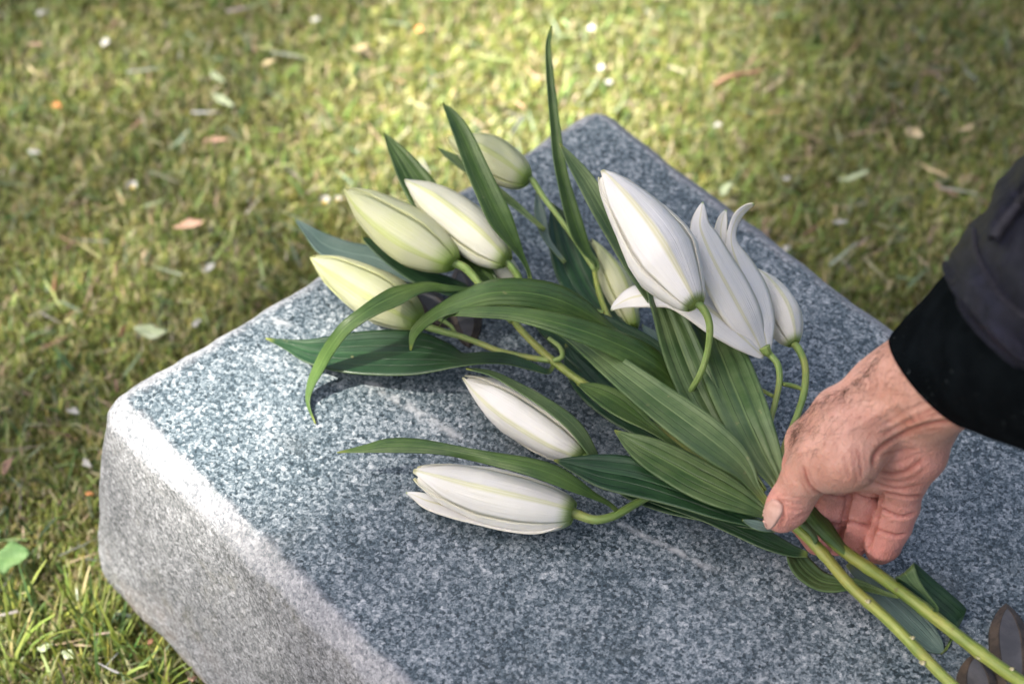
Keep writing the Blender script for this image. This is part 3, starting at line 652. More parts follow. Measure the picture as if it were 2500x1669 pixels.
    leaf(B, [(1069, 361, 1, 44), (1095, 378, 8, 44), (1125, 397, 12, 43), (1160, 420, 14, 42), (1200, 455, 12, 40), (1260, 500, 8, 38), (1330, 560, 4, 36)], U, cup=.3)
    leaf(A, [(715, 531, 1, 24), (752, 563, 13, 22), (795, 598, 27, 18), (850, 617, 27, 15), (905, 627, 27, 13), (950, 645, 24, 13), (1000, 668, 20, 14), (1040, 688, 10, 16), (1090, 712, 5, 19), (1180, 770, 4, 20)], BL, K, cup=.2, rib=.14)
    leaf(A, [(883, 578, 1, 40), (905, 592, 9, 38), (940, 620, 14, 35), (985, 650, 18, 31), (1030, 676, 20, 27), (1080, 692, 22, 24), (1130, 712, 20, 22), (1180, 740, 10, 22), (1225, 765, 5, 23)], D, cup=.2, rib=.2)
    leaf(A, [(769, 1034, 1, 1, 1), (751, 985, 4, 2, 2), (757, 941, 9, 7, 4), (778, 896, 14, 16, 3), (804, 849, 15, 28, 2), (841, 801, 16, 40, 0), (882, 769, 17, 46, 2), (921, 744, 20, 47, 6), (968, 721, 23, 46, 10), (1010, 706, 15, 45, 14), (1045, 699, 12, 44, 8), (1095, 703, 8, 41), (1150, 707, 4, 38), (1230, 730, 4, 34)], K, cup=.2)
    leaf(A, [(1001, 855, 1, 30, 2), (1010, 815, 11, 38, 4), (1037, 783, 14, 46, 8), (1078, 756, 16, 53, 12), (1130, 735, 25, 58, 6), (1200, 715, 32, 62), (1280, 714, 35, 62), (1350, 727, 36, 58), (1410, 752, 30, 52), (1465, 785, 16, 45), (1510, 815, 7, 38), (1600, 900, 5, 30)], K, cup=-.35, rib=.2)
    leaf(B, [(1071, 799, 1, 46), (1083, 780, 2, 52), (1106, 766, 6, 57), (1160, 762, 13, 63), (1240, 764, 17, 68), (1320, 778, 23, 71), (1400, 800, 29, 70), (1470, 824, 31, 67), (1540, 855, 34, 61), (1600, 890, 32, 53), (1645, 932, 20, 44), (1674, 980, 8, 38), (1720, 1060, 6, 34)], K, cup=-.3, rib=.14)
    leaf(A, [(1330, 797, 1, 50), (1385, 818, 11, 53), (1440, 850, 24, 56), (1495, 892, 32, 58), (1550, 934, 38, 60), (1609, 979, 43, 61), (1668, 1022, 47, 61), (1731, 1069, 47, 59), (1782, 1110, 41, 56), (1817, 1146, 28, 52), (1846, 1192, 12, 47), (1878, 1232, 8, 42)], U, K, cup=.22, rib=.14, nu=16)
    leaf(B, [(1593, 481, 1, 74), (1640, 566, 24, 70), (1682, 660, 40, 60), (1718, 760, 49, 52), (1755, 850, 58, 48), (1791, 940, 62, 48), (1829, 1030, 57, 52), (1866, 1110, 44, 48), (1895, 1165, 26, 44), (1915, 1215, 12, 40)], U, K, cup=.25, rib=.5, nu=18)
    leaf(B, [(1570, 605, 1, 66), (1598, 690, 24, 63), (1630, 762, 38, 59), (1660, 840, 48, 54), (1692, 920, 50, 49), (1728, 995, 44, 45), (1768, 1065, 34, 42), (1812, 1135, 22, 40), (1865, 1200, 10, 38)], U, K, cup=.25, rib=.5, nu=18)
    leaf(A, [(1500, 1049, 1, 34), (1545, 1080, 25, 36), (1590, 1105, 39, 37), (1640, 1132, 45, 38), (1700, 1165, 47, 39), (1760, 1195, 43, 40), (1815, 1222, 31, 40), (1865, 1250, 15, 38), (1895, 1268, 7, 36)], U, K, cup=.2, rib=.14, nu=16)
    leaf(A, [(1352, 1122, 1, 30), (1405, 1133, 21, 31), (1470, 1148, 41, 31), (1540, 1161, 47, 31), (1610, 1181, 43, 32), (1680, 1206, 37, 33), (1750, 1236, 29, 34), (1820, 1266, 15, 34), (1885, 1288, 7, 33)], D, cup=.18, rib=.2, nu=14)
    leaf(A, [(822, 1104, 1, 20), (890, 1095, 10, 24), (950, 1087, 18, 28), (1020, 1088, 18, 32), (1085, 1096, 15, 36, -3), (1150, 1109, 15, 39, -5), (1220, 1123, 18, 41, -2), (1290, 1138, 22, 42), (1350, 1157, 24, 40), (1400, 1182, 19, 36), (1445, 1207, 10, 30), (1485, 1228, 6, 24), (1506, 1246, 6, 17)], K, cup=-.25, rib=.14)
    leaf(A, [(1138, 898, 1, 28), (1200, 910, 6, 31), (1265, 943, 10, 34), (1330, 982, 13, 36), (1382, 1020, 16, 36), (1416, 1055, 16, 34), (1442, 1095, 12, 30), (1467, 1132, 7, 25), (1530, 1175, 5, 20)], U, cup=.2, tilt=4)
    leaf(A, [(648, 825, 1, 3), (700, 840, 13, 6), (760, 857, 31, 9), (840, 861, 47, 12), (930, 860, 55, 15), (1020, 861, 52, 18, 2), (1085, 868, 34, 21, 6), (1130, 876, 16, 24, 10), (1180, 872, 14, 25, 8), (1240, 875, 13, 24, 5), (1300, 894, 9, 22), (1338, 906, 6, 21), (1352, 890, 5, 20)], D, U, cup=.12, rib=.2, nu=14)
    leaf(A, [(1408, 936, 1, 26), (1450, 952, 19, 28), (1495, 975, 29, 30), (1540, 1005, 25, 31), (1580, 1035, 14, 31), (1625, 1068, 7, 30), (1680, 1110, 5, 28)], K, cup=.25, rib=.2)
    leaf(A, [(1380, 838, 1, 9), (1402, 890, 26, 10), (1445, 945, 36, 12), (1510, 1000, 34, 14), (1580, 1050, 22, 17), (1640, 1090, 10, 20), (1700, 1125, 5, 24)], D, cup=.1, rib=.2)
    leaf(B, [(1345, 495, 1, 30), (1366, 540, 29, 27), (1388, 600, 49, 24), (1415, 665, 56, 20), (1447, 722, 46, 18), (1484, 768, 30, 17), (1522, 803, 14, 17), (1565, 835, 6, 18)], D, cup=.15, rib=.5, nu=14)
    leaf(B, [(1310, 470, 1, 42), (1317, 510, 12, 38), (1325, 550, 12, 34), (1340, 590, 7, 30), (1380, 640, 4, 26)], BL, cup=.2)
    leaf(B, [(1367, 350, 1, 90), (1397, 393, 13, 87), (1430, 440, 21, 83), (1465, 500, 25, 78), (1505, 570, 25, 72), (1550, 650, 23, 66), (1590, 720, 17, 60), (1630, 790, 8, 52), (1690, 900, 5, 44)], U, cup=.3, rib=.14)
    leaf(B, [(1568, 792, 1, 16), (1590, 818, 15, 16), (1622, 850, 21, 17), (1665, 885, 15, 19), (1710, 930, 6, 21)], BL, D, cup=.15)
    leaf(A, [(1555, 1212, 1, 12), (1640, 1230, 13, 14), (1720, 1252, 19, 17), (1800, 1284, 23, 20), (1868, 1315, 23, 21), (1930, 1342, 15, 21), (1972, 1352, 6, 22)], D, cup=.15, rib=.14)
    leaf(A, [(1812, 1268, 1, 37), (1838, 1277, 10, 38), (1865, 1285, 11, 38), (1895, 1292, 5, 36)], BL, cup=.2)
    leaf(B, [(1915, 1338, 2, 18, 2), (1938, 1352, 20, 16, 4), (1962, 1385, 27, 12, 3), (2000, 1415, 24, 9, 3), (2040, 1424, 20, 10, 2), (2085, 1424, 14, 13), (2130, 1436, 9, 15), (2170, 1450, 5, 17), (2194, 1454, 5, 18)], U, K, cup=.25, rib=.5)
    leaf(B, [(2303, 1593, 3, 1.5), (2284, 1574, 22, 2), (2246, 1536, 35, 3), (2200, 1490, 37, 4), (2150, 1446, 29, 6), (2105, 1405, 16, 9), (2070, 1375, 6, 14)], BL, D, cup=.08, rib=.14)
    leaf(B, [(1942, 1205, 4, 36), (1972, 1240, 20, 37), (2004, 1280, 23, 35), (2036, 1315, 17, 31), (2062, 1343, 10, 28), (2080, 1358, 8, 25)], K, cup=-.5, rib=.14)
    leaf(A, [(1935, 1258, 9, 38), (1966, 1283, 9, 38), (1984, 1302, 8, 36), (1990, 1318, 7, 33), (1984, 1326, 6, 30)], U, cup=-.5)
    # leaves lying low in the middle of the bunch
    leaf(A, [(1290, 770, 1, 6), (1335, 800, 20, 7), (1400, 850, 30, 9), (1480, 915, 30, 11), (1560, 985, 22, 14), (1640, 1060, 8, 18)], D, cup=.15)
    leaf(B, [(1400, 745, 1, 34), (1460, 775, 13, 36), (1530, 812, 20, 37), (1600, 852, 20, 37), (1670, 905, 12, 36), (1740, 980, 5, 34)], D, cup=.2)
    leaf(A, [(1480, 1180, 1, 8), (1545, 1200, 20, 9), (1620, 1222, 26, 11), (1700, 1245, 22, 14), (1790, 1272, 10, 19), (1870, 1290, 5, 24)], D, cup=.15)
    # bent leaf folded back on itself beside the right stem
    ribbon(B, [(2289, 1497, 17, 2277, 1493, 18), (2291, 1480, 22, 2279, 1482, 22), (2268, 1450, 27, 2254, 1454, 27), (2245, 1415, 32, 2214, 1424, 31), (2234, 1382, 36, 2190, 1410, 34), (2232, 1374, 33, 2187, 1412, 29), (2240, 1378, 27, 2194, 1424, 20), (2292, 1424, 18, 2240, 1470, 11), (2352, 1476, 11, 2296, 1518, 4), (2357, 1494, 7, 2318, 1534, 2), (2340, 1530, 2, 2320, 1560, 1.5), (2312, 1584, 1.2, 2300, 1594, 1.0)], D, U, rib=.0004)
    # small twigs by the right pedicels
    tube(B, [(1961, 950, 39, 5), (1935, 941, 41, 6), (1912, 937, 44, 5.5)], M_ped, 'bract'); tube(B, [(1853, 948, 38, 4), (1870, 957, 38, 5), (1888, 967, 40, 5)], M_ped, 'bract')
    tube(B, [(1474, 762, 22, 5), (1455, 760, 22, 5.5), (1436, 756, 22, 4)], M_ped, 'bract'); tube(A, [(1052, 765, 22, 7), (1078, 780, 20, 6), (1102, 797, 18, 5), (1112, 815, 16, 4.5)], M_ped, 'bract')
    tube(A, [(1352, 880, 23, 6), (1372, 870, 26, 6.5), (1368, 848, 28, 6), (1340, 825, 28, 5)], M_ped, 'bract')
build_lilies()

# ------------------------------------------------------------------ person: hand, cuff, jacket sleeve
def smin(a, b, k):
    h = np.clip(.5 + .5 * (b - a) / k, 0, 1); return b + (a - b) * h - k * h * (1 - h)
def cone(X, a, b, ra, rb):
    """distance to a round cone (approximate, linear radius)"""
    ab = b - a; L2 = float(ab @ ab); t = np.clip(((X - a) @ ab) / L2, 0, 1)
    d = X - a - t[..., None] * ab; return np.sqrt((d * d).sum(-1)) - (ra + (rb - ra) * t)
def surface_nets(D, org, vx):
    ins = D < 0; nx, ny, nz = D.shape
    cs = np.zeros((nx - 1, ny - 1, nz - 1), np.int8)
    for i in (0, 1):
        for j in (0, 1):
            for k in (0, 1): cs += ins[i:nx - 1 + i, j:ny - 1 + j, k:nz - 1 + k]
    act = (cs > 0) & (cs < 8); I = np.argwhere(act); idx = -np.ones(act.shape, np.int64); idx[act] = np.arange(len(I))
    acc = np.zeros((len(I), 3)); cnt = np.zeros(len(I))
    for ax in range(3):
        o1, o2 = [q for q in range(3) if q != ax]
        for a in (0, 1):
            for b in (0, 1):
                c0 = np.zeros(3, int); c0[o1] = a; c0[o2] = b; c1 = c0.copy(); c1[ax] = 1
                p0, p1 = I + c0, I + c1; d0 = D[tuple(p0.T)]; d1 = D[tuple(p1.T)]; m = (d0 < 0) != (d1 < 0)
                t = d0[m] / (d0[m] - d1[m]); acc[m] += p0[m] + (p1[m] - p0[m]) * t[:, None]; cnt[m] += 1
    V = acc / cnt[:, None] * vx + org; F = []
    for ax in range(3):
        o1, o2 = (ax + 1) % 3, (ax + 2) % 3
        s0 = [slice(None)] * 3; s1 = [slice(None)] * 3; s0[ax] = slice(0, -1); s1[ax] = slice(1, None)
        ch = ins[tuple(s0)] != ins[tuple(s1)]; E = np.argwhere(ch)
        E = E[(E[:, o1] > 0) & (E[:, o2] > 0) & (E[:, o1] < D.shape[o1] - 1) & (E[:, o2] < D.shape[o2] - 1)]
        q = []
        for a, b in ((1, 1), (0, 1), (0, 0), (1, 0)):
            e = E.copy(); e[:, o1] -= a; e[:, o2] -= b; q.append(idx[tuple(e.T)])
        q = np.stack(q, 1); fl = ins[tuple(E.T)]
        q[~fl] = q[~fl][:, ::-1]; F.append(q)
    return V, np.concatenate(F)

def build_person():
    J = lambda px, py, h, r: (P(px, py, h), r * scale(P(px, py, h)))
    chain = lambda *q: [J(*x) for x in q]
    little = chain((2208, 1170, 72, 50), (2203, 1208, 61, 46), (2197, 1233, 53.5, 48.5), (2190, 1257, 46, 44.5), (2180, 1281, 39, 46.5), (2170, 1303, 32.5, 42.5), (2157, 1327, 24.5, 44), (2149, 1341, 19.5, 37))
    ring = chain((2122, 1148, 64, 48), (2113, 1196, 49, 39), (2108, 1221, 42, 42), (2103, 1246, 35, 38.5), (2098, 1270, 28.5, 41), (2093, 1291, 22, 37.5), (2087, 1314, 15, 39), (2086, 1326, 11.5, 34))
    middle = chain((2042, 1150, 60, 48), (2031, 1203, 42, 36.5), (2028, 1230, 34, 39), (2025, 1256, 26, 36), (2027, 1279, 19, 38.5), (2031, 1300, 12, 34.5), (2044, 1325, 8, 32))
    index = chain((1975, 1082, 82, 57), (1958, 1135, 64, 47), (1944, 1190, 42, 44), (1962, 1262, 20, 42), (1998, 1318, 11, 38))
    thumb = chain((2160, 1010, 112, 62), (2075, 1062, 103, 66), (2000, 1118, 90, 60), (1962, 1168, 76, 52), (1943, 1204, 66, 48), (1923, 1236, 58, 48.5), (1908, 1257, 52, 43.5))
    thenar = chain((2120, 1062, 104, 62), (2062, 1118, 96, 70), (2040, 1140, 90, 60))
    thenar2 = chain((2120, 1085, 100, 50), (2085, 1130, 96, 58))
    hypo = chain((2262, 1045, 100, 62), (2238, 1105, 88, 68), (2214, 1150, 76, 56))
    meta = [chain((2165, 925, 122, 55), (2050, 1010, 104, 62), (1978, 1078, 84, 56)), chain((2200, 950, 118, 60), (2110, 1060, 92, 60), (2046, 1145, 70, 50)),
            chain((2235, 985, 114, 60), (2170, 1080, 88, 58), (2124, 1150, 70, 50)), chain((2270, 1010, 112, 60), (2232, 1100, 84, 56), (2206, 1165, 70, 50))]
    web = chain((2010, 1060, 92, 45), (2060, 1110, 84, 50))
    arm = [chain((2150, 930, 122, 52), (2226, 888, 134, 66), (2345, 815, 160, 66), (2520, 720, 215, 70)), chain((2270, 1010, 112, 62), (2306, 984, 128, 66), (2420, 930, 155, 66), (2600, 850, 205, 70))]
    mid = chain((2215, 975, 116, 66), (2265, 935, 132, 76), (2380, 872, 158, 76), (2540, 785, 210, 80))
    allp = [j for c in [little, ring, middle, index, thumb, hypo, mid] + meta + arm for j in c]
    lo = np.min([p - r for p, r in allp], 0) - .006; hi = np.max([p + r for p, r in allp], 0) + .006
    vx = .00115; n = np.ceil((hi - lo) / vx).astype(int)
    gx = [lo[i] + vx * np.arange(n[i]) for i in range(3)]
    def field(X):
        def ch(c, k):
            d = None
            for (a, ra), (b, rb) in zip(c[:-1], c[1:]):
                e = cone(X, a, b, ra, rb); d = e if d is None else smin(d, e, k)
            return d
        palm = ch(meta[0], .006)
        for c in meta[1:]: palm = smin(palm, ch(c, .006), .010)
        for c in (hypo, web): palm = smin(palm, ch(c, .006), .008)
        for c in arm + [mid]: palm = smin(palm, ch(c, .008), .014)
        th = smin(ch(thumb, .005), ch(thenar, .006), .009); th = smin(th, ch(thenar2, .006), .007)
        d = smin(palm, th, .0045)
        fs = None
        for c in (little, ring, middle, index):
            f = ch(c, .0022); fs = f if fs is None else smin(fs, f, .0005)
        return smin(d, fs, .0045)
    # coarse pass to find where the surface is, then the fine grid in slabs
    D = np.empty(tuple(n), np.float32)
    Y, Z = np.meshgrid(gx[1], gx[2], indexing='ij')
    cst = 4; Xc = np.stack(np.meshgrid(gx[0][::cst], gx[1][::cst], gx[2][::cst], indexing='ij'), -1); Dc = field(Xc)
    rep = np.repeat(np.repeat(np.repeat(Dc, cst, 0), cst, 1), cst, 2)[:n[0], :n[1], :n[2]]; D[:] = rep
    near = np.abs(rep) < vx * cst * 2.2; ii = np.argwhere(near); XX = lo + ii * vx
    for s in range(0, len(XX), 400000): D[tuple(ii[s:s + 400000].T)] = field(XX[s:s + 400000])
    V, F = surface_nets(D, lo, vx)
    # relax
    def neigh():
        e = np.vstack([F[:, [0, 1]], F[:, [1, 2]], F[:, [2, 3]], F[:, [3, 0]]]); e = np.vstack([e, e[:, ::-1]]); return e
    E = neigh(); deg = np.bincount(E[:, 0], minlength=len(V))[:, None].astype(float)
    def lap(A):
        S = np.zeros_like(A); np.add.at(S, E[:, 0], A[E[:, 1]]); return S / np.maximum(deg, 1)
    for _ in range(2): V = V + .5 * (lap(V) - V)
    def normals():
        N = np.zeros_like(V); fn = np.cross(V[F[:, 2]] - V[F[:, 0]], V[F[:, 3]] - V[F[:, 1]])
        for k in range(4): np.add.at(N, F[:, k], fn)
        return N / (np.linalg.norm(N, axis=1)[:, None] + 1e-12)
    Nn = normals()
    if (Nn * (V - V.mean(0))).sum() < 0: F = F[:, ::-1]; Nn = normals()
    bvh = BVHTree.FromPolygons([tuple(v) for v in V], [tuple(map(int, f)) for f in F])
    cam0 = Vector(CAM)
    def hitp(px, py):
        d = Vector(FW * FPX + RT * (px - 1250) + UP * (834.5 - py)).normalized()
        r = bvh.ray_cast(cam0, d); return r if r[0] is not None else None
    # skin creases, folds and finger gaps, pressed in and masked for darkening
    CR = [([(2135, 1142), (2133, 1122), (2144, 1100), (2172, 1078), (2221, 1050), (2278, 1033), (2330, 1030)], 1.5, 1.6), 
          ([(2183, 1045), (2240, 1014), (2297, 991)], .8, 1.1), ([(2150, 1040), (2200, 1010), (2255, 985), (2300, 965)], .5, 1.0), ([(2150, 1062), (2200, 1040), (2262, 1015), (2320, 1005)], .8, 1.1), ([(2160, 1085), (2215, 1062), (2290, 1045)], .7, 1.0),
          ([(2092, 1090), (2100, 1130), (2103, 1165)], .8, 1.1), ([(2078, 1090), (2086, 1130), (2090, 1165), (2085, 1180)], .6, 1.0), ([(2110, 1100), (2114, 1130), (2112, 1150)], .4, 1.0), ([(2062, 1105), (2066, 1140), (2072, 1165)], .4, .9),
          ([(1960, 1135), (1966, 1162), (1976, 1184), (2000, 1203), (2022, 1205)], 1.5, 1.5), ([(1972, 1140), (1980, 1165), (1992, 1185)], .5, 1.0), ([(1952, 1150), (1962, 1185), (1980, 1205)], .5, .9),
          ([(2144, 1150), (2183, 1156), (2221, 1144), (2252, 1122)], 1.1, 1.4), ([(2150, 1110), (2190, 1100), (2235, 1095)], .7, 1.0), ([(2160, 1130), (2200, 1124), (2240, 1108)], .5, .9), ([(2144, 1165), (2190, 1175), (2230, 1165), (2262, 1140)], .7, 1.1),
          ([(2120, 1168), (2150, 1182), (2200, 1192), (2255, 1180)], .8, 1.1), ([(2150, 1199), (2185, 1208), (2220, 1213), (2252, 1209)], 1.6, 1.3),
          ([(2150, 1238), (2176, 1253), (2204, 1260), (2232, 1253)], 1.6, 1.2), ([(2154, 1246), (2180, 1259), (2206, 1265)], .5, .8), ([(2138, 1289), (2166, 1300), (2191, 1306), (2210, 1302)], 1.2, 1.1),
          ([(2078, 1200), (2109, 1214), (2152, 1220)], 1.5, 1.2), ([(2058, 1264), (2089, 1277), (2132, 1284)], 1.2, 1.1), ([(2154, 1205), (2148, 1240), (2142, 1268), (2131, 1300), (2117, 1335)], 4.0, 1.5), ([(2078, 1200), (2070, 1235), (2063, 1270), (2053, 1310), (2055, 1335)], 4.0, 1.5), ([(2015, 1206), (2042, 1212), (2070, 1209)], 1.2, 1.1), ([(2016, 1277), (2058, 1277)], 1.0, 1.0),
          ([(1896, 1216), (1906, 1226), (1912, 1245), (1912, 1266), (1904, 1286)], .8, 1.0), ([(1907, 1228), (1930, 1240), (1955, 1246)], .35, .8), ([(1905, 1218), (1935, 1228), (1966, 1232)], .35, .8), ([(1945, 1262), (1965, 1254), (1980, 1244)], .6, .9), ([(1906, 1205), (1935, 1212), (1970, 1215)], .35, .8)]
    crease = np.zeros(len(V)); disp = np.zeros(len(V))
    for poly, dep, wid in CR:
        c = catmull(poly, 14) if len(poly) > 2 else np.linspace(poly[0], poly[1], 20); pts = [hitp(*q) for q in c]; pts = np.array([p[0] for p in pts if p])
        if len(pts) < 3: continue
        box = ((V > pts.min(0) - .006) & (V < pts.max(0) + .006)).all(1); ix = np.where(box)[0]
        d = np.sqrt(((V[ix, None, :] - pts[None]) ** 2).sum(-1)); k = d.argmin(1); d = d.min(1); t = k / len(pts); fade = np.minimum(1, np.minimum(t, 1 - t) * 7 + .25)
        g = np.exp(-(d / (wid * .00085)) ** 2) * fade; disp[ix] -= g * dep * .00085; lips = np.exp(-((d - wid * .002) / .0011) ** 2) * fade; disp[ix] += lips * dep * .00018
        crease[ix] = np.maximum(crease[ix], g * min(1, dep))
    # tendons/veins lift on the back of the hand, gentle unevenness all over
    for poly, dep, wid in [([(2105, 925), (2050, 985), (1990, 1040), (1960, 1085)], .5, 3.2), ([(2160, 1000), (2080, 1045), (2010, 1100)], .7, 3.0), ([(2250, 960), (2180, 990), (2110, 1030)], .6, 2.0), ([(2240, 1020), (2290, 1000), (2330, 985)], .9, 1.6), ([(2225, 1035), (2280, 1018), (2320, 1012)], .8, 1.3)]:
        pts = np.array([p[0] for p in (hitp(*q) for q in catmull(poly, 12)) if p])
        if len(pts) < 3: continue
        ix = np.where(((V > pts.min(0) - .012) & (V < pts.max(0) + .012)).all(1))[0]; d = np.sqrt(((V[ix, None, :] - pts[None]) ** 2).sum(-1)).min(1); disp[ix] += np.exp(-(d / (wid * .001)) ** 2) * dep * .001
    V = V + Nn * disp[:, None]
    red = np.zeros(len(V))
    for c, a in ((little, .95), (ring, 1.0), (middle, 1.0), (index, .9)):
        for q, (p, r) in enumerate(c[1:], 1): red = np.maximum(red, a * (.55 + .45 * q / (len(c) - 1)) * np.exp(-(np.linalg.norm(V - p, axis=1) / (r * 1.8)) ** 4))
    for p, r in (thumb[-1], thumb[-2]): red = np.maximum(red, .55 * np.exp(-(np.linalg.norm(V - p, axis=1) / (r * 1.7)) ** 4))
    for p, r in hypo[1:]: red = np.maximum(red, .55 * np.exp(-(np.linalg.norm(V - p, axis=1) / (r * 1.5)) ** 4))
    for _ in range(4): red = .5 * red + .5 * lap(red[:, None])[:, 0]
    root = empty('person', 'right hand of a person in a dark jacket, thumb pressing the lily stems', 'person')
    body = bulk('hand', V, F, M_skin, np.stack([red.clip(0, 1), crease.clip(0, 1), np.zeros(len(V))], 1), root, True)
    body['label'] = 'bare hairy wrist and hand with bent fingers'
    # thumb nail laid on the skin
    bvh = BVHTree.FromPolygons([tuple(v) for v in V], [tuple(map(int, f)) for f in F])
    c0 = np.array((1881, 1258)); axn = np.array((-.50, .87)); sd_ = np.array((.87, .50)); rows = []; nu_, nv_ = 12, 14
    NV, NUV = [], []
    for i in range(nv_ + 1):
        v = i / nv_ * 2 - 1; half = (1 - abs(v) ** 4 * .45 if v < 0 else (1 - v ** 3.2 * .62))
        for j in range(nu_ + 1):
            u = j / nu_ * 2 - 1; q = c0 + axn * v * 41 + sd_ * u * 22 * half - axn * (abs(u) ** 2) * 5 * (1 if v > 0 else -.4)
            r = None; qq = q.copy()
            for _ in range(30):
                r = hitp(*qq)
                if r and (np.array(r[0]) - thumb[-1][0]) @ (np.array(r[0]) - thumb[-1][0]) < .022 ** 2: break
                qq = qq + (np.array([1925, 1248]) - qq) * .06
            p = np.array(r[0]); nn = np.array(r[1])
            NV.append(p + nn * (.00055 + (.0006 if v > .6 else 0) - .0005 * (abs(u) > .95) - .0004 * (v < -.9))); NUV.append((j / nu_, i / nv_))
    nl = mesh('thumb_nail', NV, gridfaces(nv_ + 1, nu_ + 1), M_nail, body, uv=NUV)
    k = 7 * (nu_ + 1) + 6; nrm = np.cross(np.array(NV[k + 1]) - NV[k - 1], np.array(NV[k + nu_ + 1]) - NV[k - nu_ - 1])
    md = nl.modifiers.new('thickness', 'SOLIDIFY'); md.thickness = .0005; md.offset = 0
    # body hair of wrist and back of the hand
    HV, HF = [], []; poly = [(2175, 830), (2085, 925), (1965, 1000), (1925, 1075), (1935, 1125), (1990, 1110), (2040, 1080), (2100, 1060), (2170, 1050), (2230, 1010), (2270, 970)]
    def inside(x, y):
        c = False; n_ = len(poly)
        for i in range(n_):
            (x1, y1), (x2, y2) = poly[i], poly[i - 1]
            if (y1 > y) != (y2 > y) and x < (x2 - x1) * (y - y1) / (y2 - y1) + x1: c = not c
        return c
    cnt = 0; tries = 0
    while cnt < 430 and tries < 9000:
        tries += 1; x, y = random.uniform(1915, 2290), random.uniform(820, 1130)
        if tries % 6 == 0:                                       # more along the silhouette
            t = random.random(); e = catmull([(2172, 830), (2128, 875), (2085, 922), (2018, 963), (1968, 993), (1945, 1030), (1928, 1070)], 10); q = e[int(t * (len(e) - 1))]; x, y = q[0] + random.uniform(-2, 18), q[1] + random.uniform(0, 16)
        elif not inside(x, y) or random.random() > .35 + .65 * max(0, (2190 - x) / 260): continue
        r = hitp(x, y)
        if not r: continue
        p, nn = np.array(r[0]), np.array(r[1])
        dirp = P(x - 12 + random.uniform(-8, 8), y + 10 + random.uniform(-12, 8), 100) - P(x, y, 100); dirp /= np.linalg.norm(dirp); dirp -= nn * (dirp @ nn); dirp /= np.linalg.norm(dirp) + 1e-9
        L = random.uniform(.005, .013); curl = random.uniform(-1.4, 1.4); sdv = np.cross(nn, dirp); d = dirp * .82 + nn * random.uniform(.25, .8); d /= np.linalg.norm(d); o = len(HV); S = 5
        rad = random.uniform(.00005, .000095)
        for k in range(S + 1):
            t = k / S; rr = rad * (1 - .75 * t)
            a = np.cross(d, FW); a /= np.linalg.norm(a) + 1e-9; b = np.cross(d, a)
            for m_ in range(3): HV.append(p + rr * (a * math.cos(m_ * 2.094) + b * math.sin(m_ * 2.094)))
            p = p + d * L / S; d = d + sdv * curl * .25 - nn * .16; d /= np.linalg.norm(d)
        for k in range(S):
            for m_ in range(3): m2 = (m_ + 1) % 3; HF.append((o + k * 3 + m_, o + k * 3 + m2, o + k * 3 + 3 + m2, o + k * 3 + 3 + m_))
        cnt += 1
    hr = mesh('body_hair', HV, HF, M_hair, body); hr['kind'] = 'stuff'
    # sleeves: rings through an upper and a lower outline point, bulging towards the hand on the near side
    def sleeve(name, rings, mat, parent, thick, fold=0.0, seed=1):
        """ring: upper px,py,h, lower px,py,h, near-side px,py,h"""
        c = catmull(rings, 8); n = len(c); M = 56; V = []; UV = []; r = np.random.default_rng(seed); ph = r.uniform(0, 6, 8)
        for i, q in enumerate(c):
            a, b, nr = P(*q[:3]), P(*q[3:6]), P(*q[6:9]); e = (a - b) / 2; p0 = (a + b) / 2; m = nr - p0
            for k in range(M):
                an = 2 * math.pi * k / M; f = 1.0
                if fold: f += fold * (math.sin(i * .55 + 2 * an + ph[0]) * .5 + math.sin(i * .9 - 3 * an + ph[1]) * .35 + math.sin(i * .33 + 5 * an + ph[2]) * .3) * min(1, i / 6)
                V.append(p0 + e * math.cos(an) * f + m * f * math.sin(an)); UV.append((k / M, i / n))
        F = gridfaces(n, M, True); o = mesh(name, V, F, mat, parent, uv=UV)
        md = o.modifiers.new('thickness', 'SOLIDIFY'); md.thickness = thick; md.offset = -1
        bv = o.modifiers.new('smooth', 'SUBSURF'); bv.levels = 1; bv.render_levels = 1
        return o, c
    knit, _ = sleeve('inner_cuff', [(2181, 818, 138, 2363, 1043, 122, 2224, 940, 152), (2186, 808, 140, 2376, 1049, 124, 2234, 938, 155), (2240, 745, 150, 2430, 1072, 138, 2290, 915, 175), (2325, 655, 166, 2520, 1102, 156, 2375, 880, 205), (2420, 545, 185, 2640, 1110, 180, 2480, 840, 235), (2560, 400, 225, 2800, 1080, 220, 2640, 760, 280), (2800, 250, 300, 3050, 980, 300, 2880, 640, 370)], M_knit, root, .0022, .012, 3)
    knit['label'] = 'black wool sleeve cuff showing under the jacket'
    jack, jc = sleeve('jacket_sleeve', [(2325, 642, 172, 2640, 990, 190, 2398, 808, 232), (2330, 630, 174, 2650, 990, 192, 2404, 800, 236), (2372, 566, 184, 2700, 975, 204, 2450, 760, 252), (2442, 461, 202, 2760, 940, 224, 2520, 700, 276), (2500, 386, 220, 2820, 900, 244, 2590, 640, 298), (2600, 270, 255, 2920, 830, 280, 2700, 540, 335), (2800, 80, 320, 3150, 680, 345, 2920, 350, 410), (3080, -160, 420, 3450, 450, 445, 3200, 110, 510), (3400, -420, 540, 3800, 200, 565, 3540, -140, 630)], M_nylon, root, .003, .045, 5)
    jack['label'] = 'dark navy nylon jacket sleeve'
    # seam, strap and zip laid on the jacket sleeve
    bpy.context.view_layer.update(); dg = bpy.context.evaluated_depsgraph_get(); ev = jack.evaluated_get(dg); em = ev.to_mesh()
    jb = BVHTree.FromPolygons([v.co.copy() for v in em.vertices], [tuple(p.vertices) for p in em.polygons]); ev.to_mesh_clear()
